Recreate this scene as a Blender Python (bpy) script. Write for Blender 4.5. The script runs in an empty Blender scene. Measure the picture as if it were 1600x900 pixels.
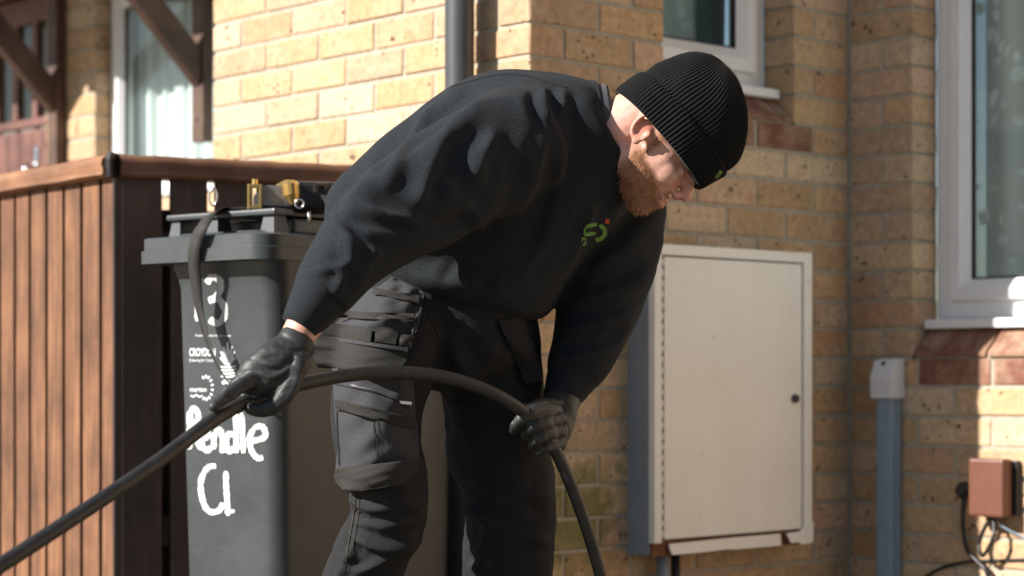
import bpy, bmesh, math, random
import numpy as np
from mathutils import Vector, Matrix
from mathutils.bvhtree import BVHTree

# ------------------------------------------------------------------ camera, sky, sun, exposure
SC = bpy.context.scene
COL = SC.collection
F, CX, HY, H = 3200.0, 800.0, 585.0, 0.75      # focal length in photo pixels, centre column, horizon row, eye height (m)

cam = bpy.data.objects.new('camera', bpy.data.cameras.new('camera'))
COL.objects.link(cam)
cam.location = (0, 0, H)
cam.rotation_euler = (math.radians(90), 0, 0)
cam.data.sensor_width = 36.0
cam.data.lens = 36.0 * F / 1600.0
cam.data.shift_y = (HY - 450.0) / 1600.0
cam.data.clip_end = 500
cam.data.dof.use_dof = True
cam.data.dof.focus_distance = 3.62
cam.data.dof.aperture_fstop = 3.2
SC.camera = cam

SUN_EL = math.radians(33)
SUN_H = Vector((-0.92, -0.392)).normalized()     # horizontal direction towards the sun
w = bpy.data.worlds.new('World'); SC.world = w; w.use_nodes = True
nt = w.node_tree
sky = nt.nodes.new('ShaderNodeTexSky'); sky.sky_type = 'NISHITA'; sky.sun_disc = False
sky.sun_elevation = SUN_EL
sky.sun_rotation = math.atan2(SUN_H.x, SUN_H.y)
nt.links.new(sky.outputs[0], nt.nodes['Background'].inputs[0])
nt.nodes['Background'].inputs[1].default_value = 0.05
sun = bpy.data.objects.new('sun', bpy.data.lights.new('sun', 'SUN')); COL.objects.link(sun)
sun.data.energy = 5.0; sun.data.angle = math.radians(0.55); sun.data.color = (1.0, 0.945, 0.885)
sd = Vector((SUN_H.x * math.cos(SUN_EL), SUN_H.y * math.cos(SUN_EL), math.sin(SUN_EL)))
sun.rotation_euler = sd.to_track_quat('Z', 'Y').to_euler()
SC.view_settings.view_transform = 'Standard'; SC.view_settings.look = 'None'
SC.view_settings.gamma = 1.0; SC.view_settings.exposure = 1.05

rnd = random.Random(7)
RN = np.random.RandomState(5)

# ------------------------------------------------------------------ helpers
def P(px, py, Y):
    return Vector(((px - CX) / F * Y, Y, H - (py - HY) / F * Y))
def proj(co):
    co = np.asarray(co)
    return np.stack([CX + F * co[:, 0] / co[:, 1], HY - F * (co[:, 2] - H) / co[:, 1]], 1)

def put(o, parent=None, mat=None):
    COL.objects.link(o)
    if parent is not None: o.parent = parent
    if mat is not None: o.data.materials.append(mat)
    return o
def tag(o, label=None, cat=None, group=None, kind=None):
    if label: o['label'] = label
    if cat: o['category'] = cat
    if group: o['group'] = group
    if kind: o['kind'] = kind
    return o
def empty(name, loc=(0, 0, 0)):
    o = bpy.data.objects.new(name, None); COL.objects.link(o); o.location = loc
    o.empty_display_size = 0.1
    return o
def mesh_obj(name, verts, faces, mat, parent=None, smooth=False):
    me = bpy.data.meshes.new(name); me.from_pydata([tuple(v) for v in verts], [], faces); me.update()
    if smooth: me.polygons.foreach_set('use_smooth', [True] * len(me.polygons))
    o = bpy.data.objects.new(name, me); put(o, None, mat)
    if parent is not None: attach(o, parent)
    return o
def attach(o, parent):          # keep world placement
    bpy.context.view_layer.update()
    o.parent = parent
    o.matrix_parent_inverse = world_of(parent).inverted()
def world_of(o):
    if o.parent is None: return o.matrix_basis.copy()
    return world_of(o.parent) @ o.matrix_parent_inverse @ o.matrix_basis

class MB:
    """collects shapes into one mesh"""
    def __init__(s): s.v = []; s.f = []
    def add(s, v, f):
        n = len(s.v); s.v += [Vector(x) for x in v]; s.f += [tuple(i + n for i in q) for q in f]; return s
    def box(s, M, lo, hi, bev=0.0):
        """box in frame M (4x4), optional chamfer"""
        lo = Vector(lo); hi = Vector(hi)
        if bev <= 0:
            c = [(x, y, z) for x in (lo.x, hi.x) for y in (lo.y, hi.y) for z in (lo.z, hi.z)]
            f = [(0, 1, 3, 2), (4, 6, 7, 5), (0, 4, 5, 1), (2, 3, 7, 6), (0, 2, 6, 4), (1, 5, 7, 3)]
            return s.add([M @ Vector(p) for p in c], f)
        bm = bmesh.new(); bmesh.ops.create_cube(bm, size=1)
        for v in bm.verts:
            v.co = Vector([lo[i] + (v.co[i] + .5) * (hi[i] - lo[i]) for i in range(3)])
        bmesh.ops.bevel(bm, geom=bm.edges[:], offset=bev, segments=2, profile=.6, affect='EDGES')
        bm.verts.index_update()
        v = [M @ x.co for x in bm.verts]; f = [tuple(y.index for y in q.verts) for q in bm.faces]; bm.free()
        return s.add(v, f)
    def loft(s, rings, cap=True):
        n = len(rings[0]); v = []; f = []
        for r in rings: v += r
        for i in range(len(rings) - 1):
            for j in range(n):
                a = i * n + j; b = i * n + (j + 1) % n
                f.append((a, b, b + n, a + n))
        if cap:
            f.append(tuple(range(n - 1, -1, -1))); f.append(tuple((len(rings) - 1) * n + j for j in range(n)))
        return s.add(v, f)
    def tube(s, pts, r, seg=12, cap=True):
        pts = [Vector(p) for p in pts]
        rr = r if isinstance(r, (list, tuple)) else [r] * len(pts)
        rings = []; up = None
        for i, p in enumerate(pts):
            t = (pts[min(i + 1, len(pts) - 1)] - pts[max(i - 1, 0)]).normalized()
            if up is None:
                up = Vector((0, 0, 1)) if abs(t.z) < .9 else Vector((1, 0, 0))
            x = (up - t * up.dot(t)).normalized(); up = x; y = t.cross(x)
            rings.append([p + (x * math.cos(a) + y * math.sin(a)) * rr[i] for a in [2 * math.pi * k / seg for k in range(seg)]])
        return s.loft(rings, cap)
    def ball(s, c, r, seg=12, M=None):
        c = Vector(c); rx = r if isinstance(r, (tuple, list)) else (r, r, r)
        rings = []
        for i in range(1, seg):
            th = math.pi * i / seg
            rings.append([Vector((rx[0] * math.sin(th) * math.cos(a), rx[1] * math.sin(th) * math.sin(a), rx[2] * math.cos(th))) for a in [2 * math.pi * k / (seg * 2) for k in range(seg * 2)]])
        if M is not None: rings = [[M @ p for p in q] for q in rings]
        return s.loft([[c + p for p in q] for q in rings])
    def build(s, name, mat, parent=None, smooth=False, fix=True):
        o = mesh_obj(name, s.v, s.f, mat, None, smooth)
        if fix:
            bm = bmesh.new(); bm.from_mesh(o.data); bmesh.ops.recalc_face_normals(bm, faces=bm.faces[:]); bm.to_mesh(o.data); bm.free()
        if parent is not None: attach(o, parent)
        return o

def catmull(pts, n=8):
    pts = [Vector(p) for p in pts]; out = []
    q = [pts[0] * 2 - pts[1]] + pts + [pts[-1] * 2 - pts[-2]]
    for i in range(1, len(q) - 2):
        for k in range(n):
            t = k / n; a, b, c, d = q[i - 1], q[i], q[i + 1], q[i + 2]
            out.append(.5 * ((2 * b) + (c - a) * t + (2 * a - 5 * b + 4 * c - d) * t * t + (3 * b - a - 3 * c + d) * t ** 3))
    out.append(pts[-1]); return out

def frame2(o, e, n, z=0):
    """local x = e, y = n (outward), z up"""
    return Matrix(((e[0], n[0], 0, o[0]), (e[1], n[1], 0, o[1]), (0, 0, 1, z), (0, 0, 0, 1)))

# ------------------------------------------------------------------ materials
def mat(name, col, rough=.8, **k):
    m = bpy.data.materials.new(name); m.use_nodes = True
    b = m.node_tree.nodes['Principled BSDF']
    b.inputs['Base Color'].default_value = (*col, 1); b.inputs['Roughness'].default_value = rough
    for a, v in k.items(): b.inputs[a.replace('_', ' ')].default_value = v
    return m
def N(m, t, **k):
    n = m.node_tree.nodes.new('ShaderNode' + t)
    for a, v in k.items():
        if hasattr(n, a): setattr(n, a, v)
        else: n.inputs[a.replace('_', ' ')].default_value = v
    return n
def L(m, a, ao, b, bi): m.node_tree.links.new(a.outputs[ao], b.inputs[bi])
def ramp(m, stops):
    r = m.node_tree.nodes.new('ShaderNodeValToRGB')
    e = r.color_ramp.elements
    while len(e) < len(stops): e.new(.5)
    for i, (p, c) in enumerate(stops): e[i].position = p; e[i].color = (*c, 1)
    return r
def coords(m, kind='Object', scale=(1, 1, 1)):
    t = N(m, 'TexCoord'); mp = N(m, 'Mapping'); mp.inputs['Scale'].default_value = scale
    L(m, t, kind, mp, 0); return mp
def noise(m, co, scale, detail=4, rough=.55, dist=0):
    n = N(m, 'TexNoise', Scale=scale, Detail=detail, Roughness=rough, Distortion=dist); L(m, co, 0, n, 'Vector'); return n
def mixc(m, fac, a, b, mode='MIX'):
    x = m.node_tree.nodes.new('ShaderNodeMix'); x.data_type = 'RGBA'; x.blend_type = mode
    for src, i in ((fac, 0), (a, 6), (b, 7)):
        if isinstance(src, tuple) and len(src) == 2 and hasattr(src[0], 'outputs'): m.node_tree.links.new(src[0].outputs[src[1]], x.inputs[i])
        elif i == 0: x.inputs[0].default_value = src
        else: x.inputs[i].default_value = (*src, 1)
    return x
def bump(m, src, out, strength=.3, dist=.01):
    b = N(m, 'Bump', Strength=strength, Distance=dist); L(m, src, out, b, 'Height')
    m.node_tree.links.new(b.outputs[0], m.node_tree.nodes['Principled BSDF'].inputs['Normal']); return b
BS = lambda m: m.node_tree.nodes['Principled BSDF']

MOSS_AT = (.150, 4.72, .43)
def moss(m, src, out):
    g = N(m, 'NewGeometry'); vm = m.node_tree.nodes.new('ShaderNodeVectorMath'); vm.operation = 'DISTANCE'
    L(m, g, 'Position', vm, 0); vm.inputs[1].default_value = MOSS_AT
    n = N(m, 'TexNoise', Scale=22.0, Detail=5.0); L(m, g, 'Position', n, 'Vector')
    a = N(m, 'Math', operation='MULTIPLY_ADD'); a.inputs[1].default_value = .26; L(m, n, 0, a, 0); m.node_tree.links.new(vm.outputs['Value'], a.inputs[2])
    r = ramp(m, [(.20, (.85, .85, .85)), (.30, (0, 0, 0))]); L(m, a, 0, r, 0)
    return mixc(m, (r, 0), (src, out), (.13, .135, .035))
def brick_material(name, tones, pit=True):
    m = mat(name, (.4, .3, .17), .92)
    info = N(m, 'ObjectInfo'); co = coords(m, 'Object')
    geo = N(m, 'NewGeometry')
    # per brick tone: object random where bricks are objects, island random where they are joined
    add = N(m, 'Math', operation='ADD'); L(m, info, 'Random', add, 0); L(m, geo, 'Random Per Island', add, 1)
    fr = N(m, 'Math', operation='FRACT'); L(m, add, 0, fr, 0)
    r = ramp(m, tones); L(m, fr, 0, r, 0)
    vv = N(m, 'Vector' + 'Math', operation='ADD') if False else m.node_tree.nodes.new('ShaderNodeVectorMath')
    vv.operation = 'ADD'; L(m, co, 0, vv, 0)
    sc = N(m, 'Math', operation='MULTIPLY'); sc.inputs[1].default_value = 37.0; L(m, fr, 0, sc, 0)
    cmb = N(m, 'CombineXYZ'); L(m, sc, 0, cmb, 0); L(m, sc, 0, cmb, 1); L(m, cmb, 0, vv, 1)
    n1 = noise(m, vv, 9, 5, .6, .4)
    patch = ramp(m, [(.42, (0, 0, 0)), (.62, (1, 1, 1))]); L(m, n1, 0, patch, 0)
    m1 = mixc(m, (patch, 0), (r, 0), (.54, .40, .27)); 
    half = N(m, 'Math', operation='MULTIPLY'); half.inputs[1].default_value = .45; L(m, patch, 0, half, 0); L(m, half, 0, m1, 0)
    n2 = noise(m, vv, 55, 4, .65)
    g = ramp(m, [(.3, (.72, .72, .72)), (.7, (1.12, 1.12, 1.12))]); L(m, n2, 0, g, 0)
    m2 = mixc(m, 1.0, (m1, 2), (g, 0), 'MULTIPLY')
    v = N(m, 'TexVoronoi', Scale=42.0); L(m, vv, 0, v, 'Vector')
    n3 = noise(m, vv, 14, 2); 
    thr = N(m, 'Math', operation='MULTIPLY_ADD'); thr.inputs[1].default_value = .9; thr.inputs[2].default_value = -.36; L(m, n3, 0, thr, 0)
    lt = N(m, 'Math', operation='LESS_THAN'); L(m, v, 'Distance', lt, 0); L(m, thr, 0, lt, 1)
    m3 = mixc(m, (lt, 0), (m2, 2), (.055, .035, .02))
    pf = N(m, 'Math', operation='MULTIPLY'); pf.inputs[1].default_value = .85 if pit else .15; L(m, lt, 0, pf, 0); L(m, pf, 0, m3, 0)
    m3 = moss(m, m3, 2); L(m, m3, 2, BS(m), 'Base Color')
    h = N(m, 'Math', operation='SUBTRACT'); L(m, n2, 0, h, 0); L(m, lt, 0, h, 1)
    bump(m, h, 0, .55, .0025)
    return m
M_brick = brick_material('buff_brick', [(0, (.53, .36, .195)), (.18, (.44, .285, .145)), (.36, (.59, .42, .25)), (.52, (.51, .315, .155)), (.68, (.42, .29, .18)), (.84, (.60, .455, .30)), (.93, (.56, .36, .235)), (1, (.44, .25, .125))])
M_red = brick_material('red_brick', [(0, (.19, .075, .045)), (.5, (.22, .088, .055)), (1, (.155, .068, .045))], False)
M_mortar = mat('mortar', (.3, .27, .22), .95)
c = coords(M_mortar); n = noise(M_mortar, c, 60, 5, .7); r = ramp(M_mortar, [(.3, (.30, .265, .205)), (.7, (.45, .40, .31))]); L(M_mortar, n, 0, r, 0); L(M_mortar, r, 0, BS(M_mortar), 'Base Color'); bump(M_mortar, n, 0, .6, .004)

def plain_noise(name, c1, c2, scale=20, rough=.6, bs=.15, bd=.002, stretch=(1, 1, 1), **k):
    m = mat(name, c1, rough, **k); co = coords(m, 'Object', stretch); n = noise(m, co, scale, 6, .6)
    r = ramp(m, [(.32, c1), (.7, c2)]); L(m, n, 0, r, 0); L(m, r, 0, BS(m), 'Base Color')
    if bs: bump(m, n, 0, bs, bd)
    return m
M_upvc = plain_noise('white_plastic', (.72, .73, .73), (.8, .8, .79), 6, .35, 0)
M_gasket = mat('black_rubber_seal', (.02, .02, .022), .6)
M_pipe = plain_noise('grey_pipe_plastic', (.045, .049, .052), (.06, .064, .067), 9, .42, .05)
M_ground = plain_noise('block_paving_tan', (.115, .09, .063), (.165, .13, .093), 4, .9, .4, .01)
M_canopy = plain_noise('canopy_tile', (.12, .08, .06), (.16, .1, .08), 9, .8)
M_room = mat('room_plaster', (.25, .24, .22), .9)

def wood(name, c1, c2, c3, grain=(60, 60, 3), rough=.7):
    m = mat(name, c1, rough); co = coords(m, 'Object', grain)
    info = N(m, 'ObjectInfo'); vm = m.node_tree.nodes.new('ShaderNodeVectorMath'); vm.operation = 'ADD'
    sc = N(m, 'Math', operation='MULTIPLY'); sc.inputs[1].default_value = 91.; L(m, info, 'Random', sc, 0)
    cb = N(m, 'CombineXYZ'); [L(m, sc, 0, cb, i) for i in range(3)]
    L(m, co, 0, vm, 0); L(m, cb, 0, vm, 1)
    n = noise(m, vm, 1.0, 6, .62, .6); r = ramp(m, [(.25, c1), (.5, c2), (.75, c3)]); L(m, n, 0, r, 0)
    co2 = coords(m, 'Object'); vm2 = m.node_tree.nodes.new('ShaderNodeVectorMath'); vm2.operation = 'ADD'; L(m, co2, 0, vm2, 0); L(m, cb, 0, vm2, 1)
    n2 = noise(m, vm2, 7, 4, .6); g = ramp(m, [(.3, (.55, .52, .5)), (.65, (1.12, 1.1, 1.08))]); L(m, n2, 0, g, 0)
    x = mixc(m, 1.0, (r, 0), (g, 0), 'MULTIPLY'); L(m, x, 2, BS(m), 'Base Color')
    bump(m, n, 0, .35, .002)
    return m
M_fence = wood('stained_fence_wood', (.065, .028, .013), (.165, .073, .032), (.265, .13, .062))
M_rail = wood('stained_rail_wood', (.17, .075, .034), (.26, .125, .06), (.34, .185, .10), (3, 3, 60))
M_fence_dark = wood('shade_toned_fence_wood', (.045, .03, .024), (.06, .04, .031), (.08, .052, .04))  # darker copy of the fence wood, shade of the unlit section put into its colour
M_rail_dark = wood('shade_toned_rail_wood', (.12, .055, .03), (.16, .075, .042), (.2, .1, .06), (3, 3, 60), .5)  # handrail wood for the unlit section, darkened to carry its shade
M_bracket = wood('brown_bracket_paint', (.075, .042, .029), (.10, .057, .040), (.13, .078, .056), (20, 20, 20), .55)
M_door = wood('brown_door_paint', (.14, .065, .05), (.17, .08, .065), (.2, .1, .08), (50, 50, 3), .5)

def glass_material():
    m = mat('window_glass', (1, 1, 1), .02)
    nt = m.node_tree; out = nt.nodes['Material Output']
    tr = nt.nodes.new('ShaderNodeBsdfTransparent'); tr.inputs[0].default_value = (.9, .95, .94, 1)
    gl = nt.nodes.new('ShaderNodeBsdfGlossy'); gl.inputs[1].default_value = .02
    geo = N(m, 'NewGeometry'); dt = m.node_tree.nodes.new('ShaderNodeVectorMath'); dt.operation = 'DOT_PRODUCT'
    L(m, geo, 'Incoming', dt, 0); L(m, geo, 'Normal', dt, 1)
    ab = N(m, 'Math', operation='ABSOLUTE'); nt.links.new(dt.outputs['Value'], ab.inputs[0])
    om = N(m, 'Math', operation='SUBTRACT'); om.inputs[0].default_value = 1.0; L(m, ab, 0, om, 1)
    pw = N(m, 'Math', operation='POWER'); pw.inputs[1].default_value = 5.0; L(m, om, 0, pw, 0)
    fr = N(m, 'Math', operation='MULTIPLY_ADD'); fr.inputs[1].default_value = .92; fr.inputs[2].default_value = .045; L(m, pw, 0, fr, 0)
    mx = nt.nodes.new('ShaderNodeMixShader')
    nt.links.new(fr.outputs[0], mx.inputs[0]); nt.links.new(tr.outputs[0], mx.inputs[1]); nt.links.new(gl.outputs[0], mx.inputs[2]); nt.links.new(mx.outputs[0], out.inputs[0])
    return m
M_glass = glass_material()

def curtain_material(name, lace):
    m = mat(name, (.82, .82, .81), .9)
    nt = m.node_tree; out = nt.nodes['Material Output']
    co = coords(m, 'Object')
    tr = nt.nodes.new('ShaderNodeBsdfTransparent'); mx = nt.nodes.new('ShaderNodeMixShader')
    if lace:
        wp = noise(m, co, 9, 3); sub = m.node_tree.nodes.new('ShaderNodeVectorMath'); sub.operation = 'MULTIPLY_ADD'
        L(m, wp, 'Color', sub, 0); sub.inputs[1].default_value = (.09, .09, .09); L(m, co, 0, sub, 2)
        v = N(m, 'TexVoronoi', Scale=17.0); L(m, sub, 0, v, 'Vector')
        a = ramp(m, [(.25, (1, 1, 1)), (.42, (.0, .0, .0))]); L(m, v, 'Distance', a, 0)
        big = noise(m, co, 6.5, 2); bg = ramp(m, [(.46, (0, 0, 0)), (.54, (1, 1, 1))]); L(m, big, 0, bg, 0)
        mu = N(m, 'Math', operation='MULTIPLY'); L(m, a, 0, mu, 0); L(m, bg, 0, mu, 1)
        fin = N(m, 'Math', operation='MULTIPLY_ADD'); fin.inputs[1].default_value = .38; fin.inputs[2].default_value = .6; L(m, mu, 0, fin, 0)
        L(m, fin, 0, mx, 0)
    else: mx.inputs[0].default_value = .9
    nt.links.new(tr.outputs[0], mx.inputs[1]); nt.links.new(BS(m).outputs[0], mx.inputs[2]); nt.links.new(mx.outputs[0], out.inputs[0])
    return m
M_lace = curtain_material('lace_net', True)
M_net = curtain_material('plain_net', False)
M_drape = plain_noise('grey_drape', (.10, .13, .12), (.16, .19, .18), 5, .9, 0)

# ------------------------------------------------------------------ plan of the house
C = Vector((.0404, 4.617)); a_ = Vector((-.678, .735)); b_ = Vector((.734, .679))
a_.normalize(); b_ = Vector((a_.y, -a_.x))
nA = Vector((-a_.y, a_.x)) * 1.0; nA = -b_.copy()      # outward of the sunlit walls
nB = -a_.copy()                                        # outward of the shaded wall
TB = 1.151
E = C + b_ * TB
def hit(o, e, px):                                     # where the view ray of a column meets a plan line
    r = (px - CX) / F
    return (r * o.y - o.x) / (e.x - r * e.y)
Z0 = 1.543                                             # one bed joint; courses are 75 mm
WALL_TOP = 3.4

house = empty('brick_house', (C.x, C.y, 0))
tag(house, 'buff brick house with white framed windows and a brown plank door', 'house')

brick_cache = {}
def brick_mesh(l, h, d, var, matl):
    key = (round(l, 3), round(h, 3), round(d, 3), var, matl.name)
    if key in brick_cache: return brick_cache[key]
    q = random.Random(hash((round(l * 1000), var)) & 0xffff)
    j = lambda s=.0016: q.uniform(-s, s)
    v = []; 
    for (y, ins) in ((-d, 0), (-.003, 0), (0, .003)):
        for (x, z) in ((ins, ins), (l - ins, ins), (l - ins, h - ins), (ins, h - ins)):
            v.append((x + j(), y + (j(.0008) if y == 0 else 0), z + j()))
    f = [(0, 1, 2, 3), (8, 11, 10, 9)]
    for s in (0, 4):
        for k in range(4):
            k2 = (k + 1) % 4; f.append((s + k, s + 4 + k, s + 4 + k2, s + k2))
    me = bpy.data.meshes.new('brick'); me.from_pydata(v, [], f); me.update()
    bm = bmesh.new(); bm.from_mesh(me); bmesh.ops.recalc_face_normals(bm, faces=bm.faces[:]); bm.to_mesh(me); bm.free()
    me.materials.append(matl); brick_cache[key] = me
    return me

ALLB = []     # (screen size, wall object, matrix, mesh)
def build_wall(name, O, g, n, s1, holes, start, z_hi=WALL_TOP, red=(), show=lambda px, py: True, ends=(0, 0)):
    """O plan origin, g direction the bricks are laid in, n outward; start(k) -> (first joint, first length)"""
    sg = 1 if (g.x * n.y - g.y * n.x) > 0 else -1
    M = frame2(O, g * sg, n)
    X = lambda p, q: (p, q) if sg > 0 else (-q, -p)
    ss = sorted({0.0, s1} | {x for h in holes for x in (h[0] - .005, h[1] + .005) if 0 < x < s1})
    zs = sorted({0.0, z_hi} | {x for h in holes for x in (h[2] - .005, h[3] + .005) if 0 < x < z_hi})
    core = MB()
    for i in range(len(ss) - 1):
        for j in range(len(zs) - 1):
            um = (ss[i] + ss[i + 1]) / 2; zm = (zs[j] + zs[j + 1]) / 2
            if any(h[0] - .006 < um < h[1] + .006 and h[2] - .006 < zm < h[3] + .006 for h in holes): continue
            lo = ss[i] + ((.006 if ends[0] else -.04) if i == 0 else 0); hi = ss[i + 1] - ((.006 if ends[1] else -.04) if i == len(ss) - 2 else 0)
            lo, hi = X(lo, hi)
            core.box(M, (lo, -.108, zs[j]), (hi, -.0038, zs[j + 1]))
    wall = core.build(name, M_mortar, house)
    for k in range(-int(Z0 / .075), int((z_hi - Z0) / .075)):
        z = Z0 + k * .075 + .005
        u, l = start(k)
        while u < s1 - .02:
            lo, hi = u, min(u + l, s1)
            u += l + .010; l = .215
            if s1 - u < .035: hi = s1; u = s1 + 1
            segs = [(lo, hi, lo < .001 and ends[0], abs(hi - s1) < .001 and ends[1])]
            for h in holes:
                if h[2] < z + .0325 < h[3]:
                    ns = []
                    for (p, q, dl, dr) in segs:
                        if q <= h[0] - .012 or p >= h[1] + .012: ns.append((p, q, dl, dr)); continue
                        if p < h[0] - .02: ns.append((p, h[0], dl, 1))
                        if q > h[1] + .02: ns.append((h[1], q, 1, dr))
                    segs = ns
            for (p, q, dl, dr) in segs:
                if q - p < .02: continue
                deep = bool(dl or dr); cu = (p + q) / 2
                isred = any(r0 < cu < r1 and r2 < z + .03 < r3 for (r0, r1, r2, r3) in red)
                me = brick_mesh(round(q - p, 3), .065, .1025 if deep else .045, rnd.randrange(4), M_red if isred else M_brick)
                W = M @ Matrix.Translation((X(p, q)[0], 0 if deep else rnd.uniform(-.0012, .0012), z))
                c0 = W @ Vector((0, 0, .03)); c1 = W @ Vector((q - p, 0, .03)); size = -1
                if c0.y > .5 and c1.y > .5:
                    s = proj([c0, c1]); s = s[s[:, 0].argsort()]
                    if s[1][0] > 2 and s[0][0] < 1598 and -25 < s[:, 1].mean() < 925 and show(s[:, 0].mean(), s[:, 1].mean()):
                        size = abs(s[1][0] - s[0][0])
                ALLB.append((size, wall, W, me))
    return wall

tWB0, tWB1 = .441, .930                 # small window in the shaded wall, from corner C
uD0, uD1 = .2065, 1.30                  # big window in the right wall, from the inner corner towards the viewer
tAend = hit(C, a_, 333)
tri = lambda k: (0.0, .215) if k % 2 else (.1125, .215)
tri2 = lambda k: (.1125, .215) if k % 2 else (0.0, .215)
build_wall('wall', C, a_, nA, tAend, [], tri, show=lambda x, y: y < 275, ends=(1, 1))
ZB = Z0 - 2 * .075                      # top of the red course under the small window
ZD = Z0 - 10 * .075                     # and under the big one
hB = (tWB0, tWB1, ZB, 2.55); hD = (uD0, uD1, ZD, 2.10)
build_wall('wall', C, b_, nB, TB - .002, [hB], tri2, red=[(tWB0 - .02, tWB1 + .02, ZB - .075, ZB)],
           show=lambda x, y: not (1040 < x < 1245 and 410 < y < 835) and not (x < 870 and 130 < y < 900) and not (870 < x < 1000 and 140 < y < 560), ends=(1, 0))
build_wall('wall', E, -a_, nA, 4.2, [hD], lambda k: (.008, .207) if k % 2 else (.008, .0975), red=[(uD0 - .02, uD1 + .02, ZD - .075, ZD)], ends=(0, 0))
# set-back wall on the left with the net-curtained window and the brown door
Q = .45
C2 = C + b_ * Q
T2 = lambda px: hit(C2, a_, px)
t_w0, t_w1 = tAend - .25, T2(148)       # window of the set-back wall
t_d0, t_d1 = T2(72), T2(72) + .95       # door
hW = (t_w0, t_w1, Z0 - 3 * .075, 2.05); hDoor = (t_d0, t_d1, 0.0, 2.15)
build_wall('wall', C2 + a_ * (tAend - .45), a_, nA, 2.9, [(hW[0] - tAend + .45, hW[1] - tAend + .45, *hW[2:]), (hDoor[0] - tAend + .45, hDoor[1] - tAend + .45, *hDoor[2:])],
           lambda k: (0.0, .215) if k % 2 else (0.0, .1025), show=lambda x, y: y < 265 and x < 300)

# 300 bricks that show largest are objects, the others are joined per wall
ALLB.sort(key=lambda t: -t[0])
rest = {}
for i, (size, wall, W, me) in enumerate(ALLB):
    if size > 0 and i < 300:
        o = bpy.data.objects.new('brick', me); COL.objects.link(o)
        o.parent = wall; o.matrix_parent_inverse = world_of(wall).inverted(); o.matrix_basis = W
    else: rest.setdefault(wall.name, [wall, []])[1].append((W, me))
for wname, (wall, lst) in rest.items():
    vs = []; fs = []; mi = []
    for W, me in lst:
        n0 = len(vs); vs += [W @ v.co for v in me.vertices]
        for p in me.polygons: fs.append(tuple(i + n0 for i in p.vertices)); mi.append(1 if me.materials[0] is M_red else 0)
    o = mesh_obj('brickwork', vs, fs, M_brick, wall); o.data.materials.append(M_red); o.data.polygons.foreach_set('material_index', mi); o['kind'] = 'stuff'

def sloped_sill(wall_O, g, n, s0, s1, ztop, recess, tall):
    """splayed red bricks under a window, one object each"""
    sg = 1 if (g.x * n.y - g.y * n.x) > 0 else -1
    M = frame2(wall_O, g * sg, n); k = s0
    while k < s1 - .03:
        q = min(k + .215, s1)
        x0, x1 = (k, q) if sg > 0 else (-q, -k)
        prof = [(.0, ztop + .002), (.0, ztop + .012), (-recess, ztop + tall), (-recess - .03, ztop + tall), (-recess - .03, ztop + .002)]
        m = MB(); m.add([M @ Vector((x, y, z)) for x in (x0, x1) for (y, z) in prof],
              [(0, 1, 2, 3, 4), (9, 8, 7, 6, 5)] + [(i, i + 5, (i + 1) % 5 + 5, (i + 1) % 5) for i in range(5)])
        m.build('brick', M_red, WALLS[wall_O.to_tuple(3) + (sg,)]); k = q + .008
    m = MB(); x0, x1 = (s0, s1) if sg > 0 else (-s1, -s0)
    m.box(M, (x0, -.10, ztop - .004), (x1, -.008, ztop + .008)); m.build('mortar_bed', M_mortar, WALLS[wall_O.to_tuple(3) + (sg,)])
ws = [o for o in bpy.data.objects if o.parent is house and o.name.startswith('wall')]
ws.sort(key=lambda o: o.name)
WALLS = {C.to_tuple(3) + (-1,): ws[1], E.to_tuple(3) + (-1,): ws[2]}
sloped_sill(C, b_, nB, tWB0 + .003, tWB1 - .003, ZB, .072, .0675)
sloped_sill(E, -a_, nA, uD0 + .003, uD1 - .003, ZD, .072, .0755)

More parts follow.
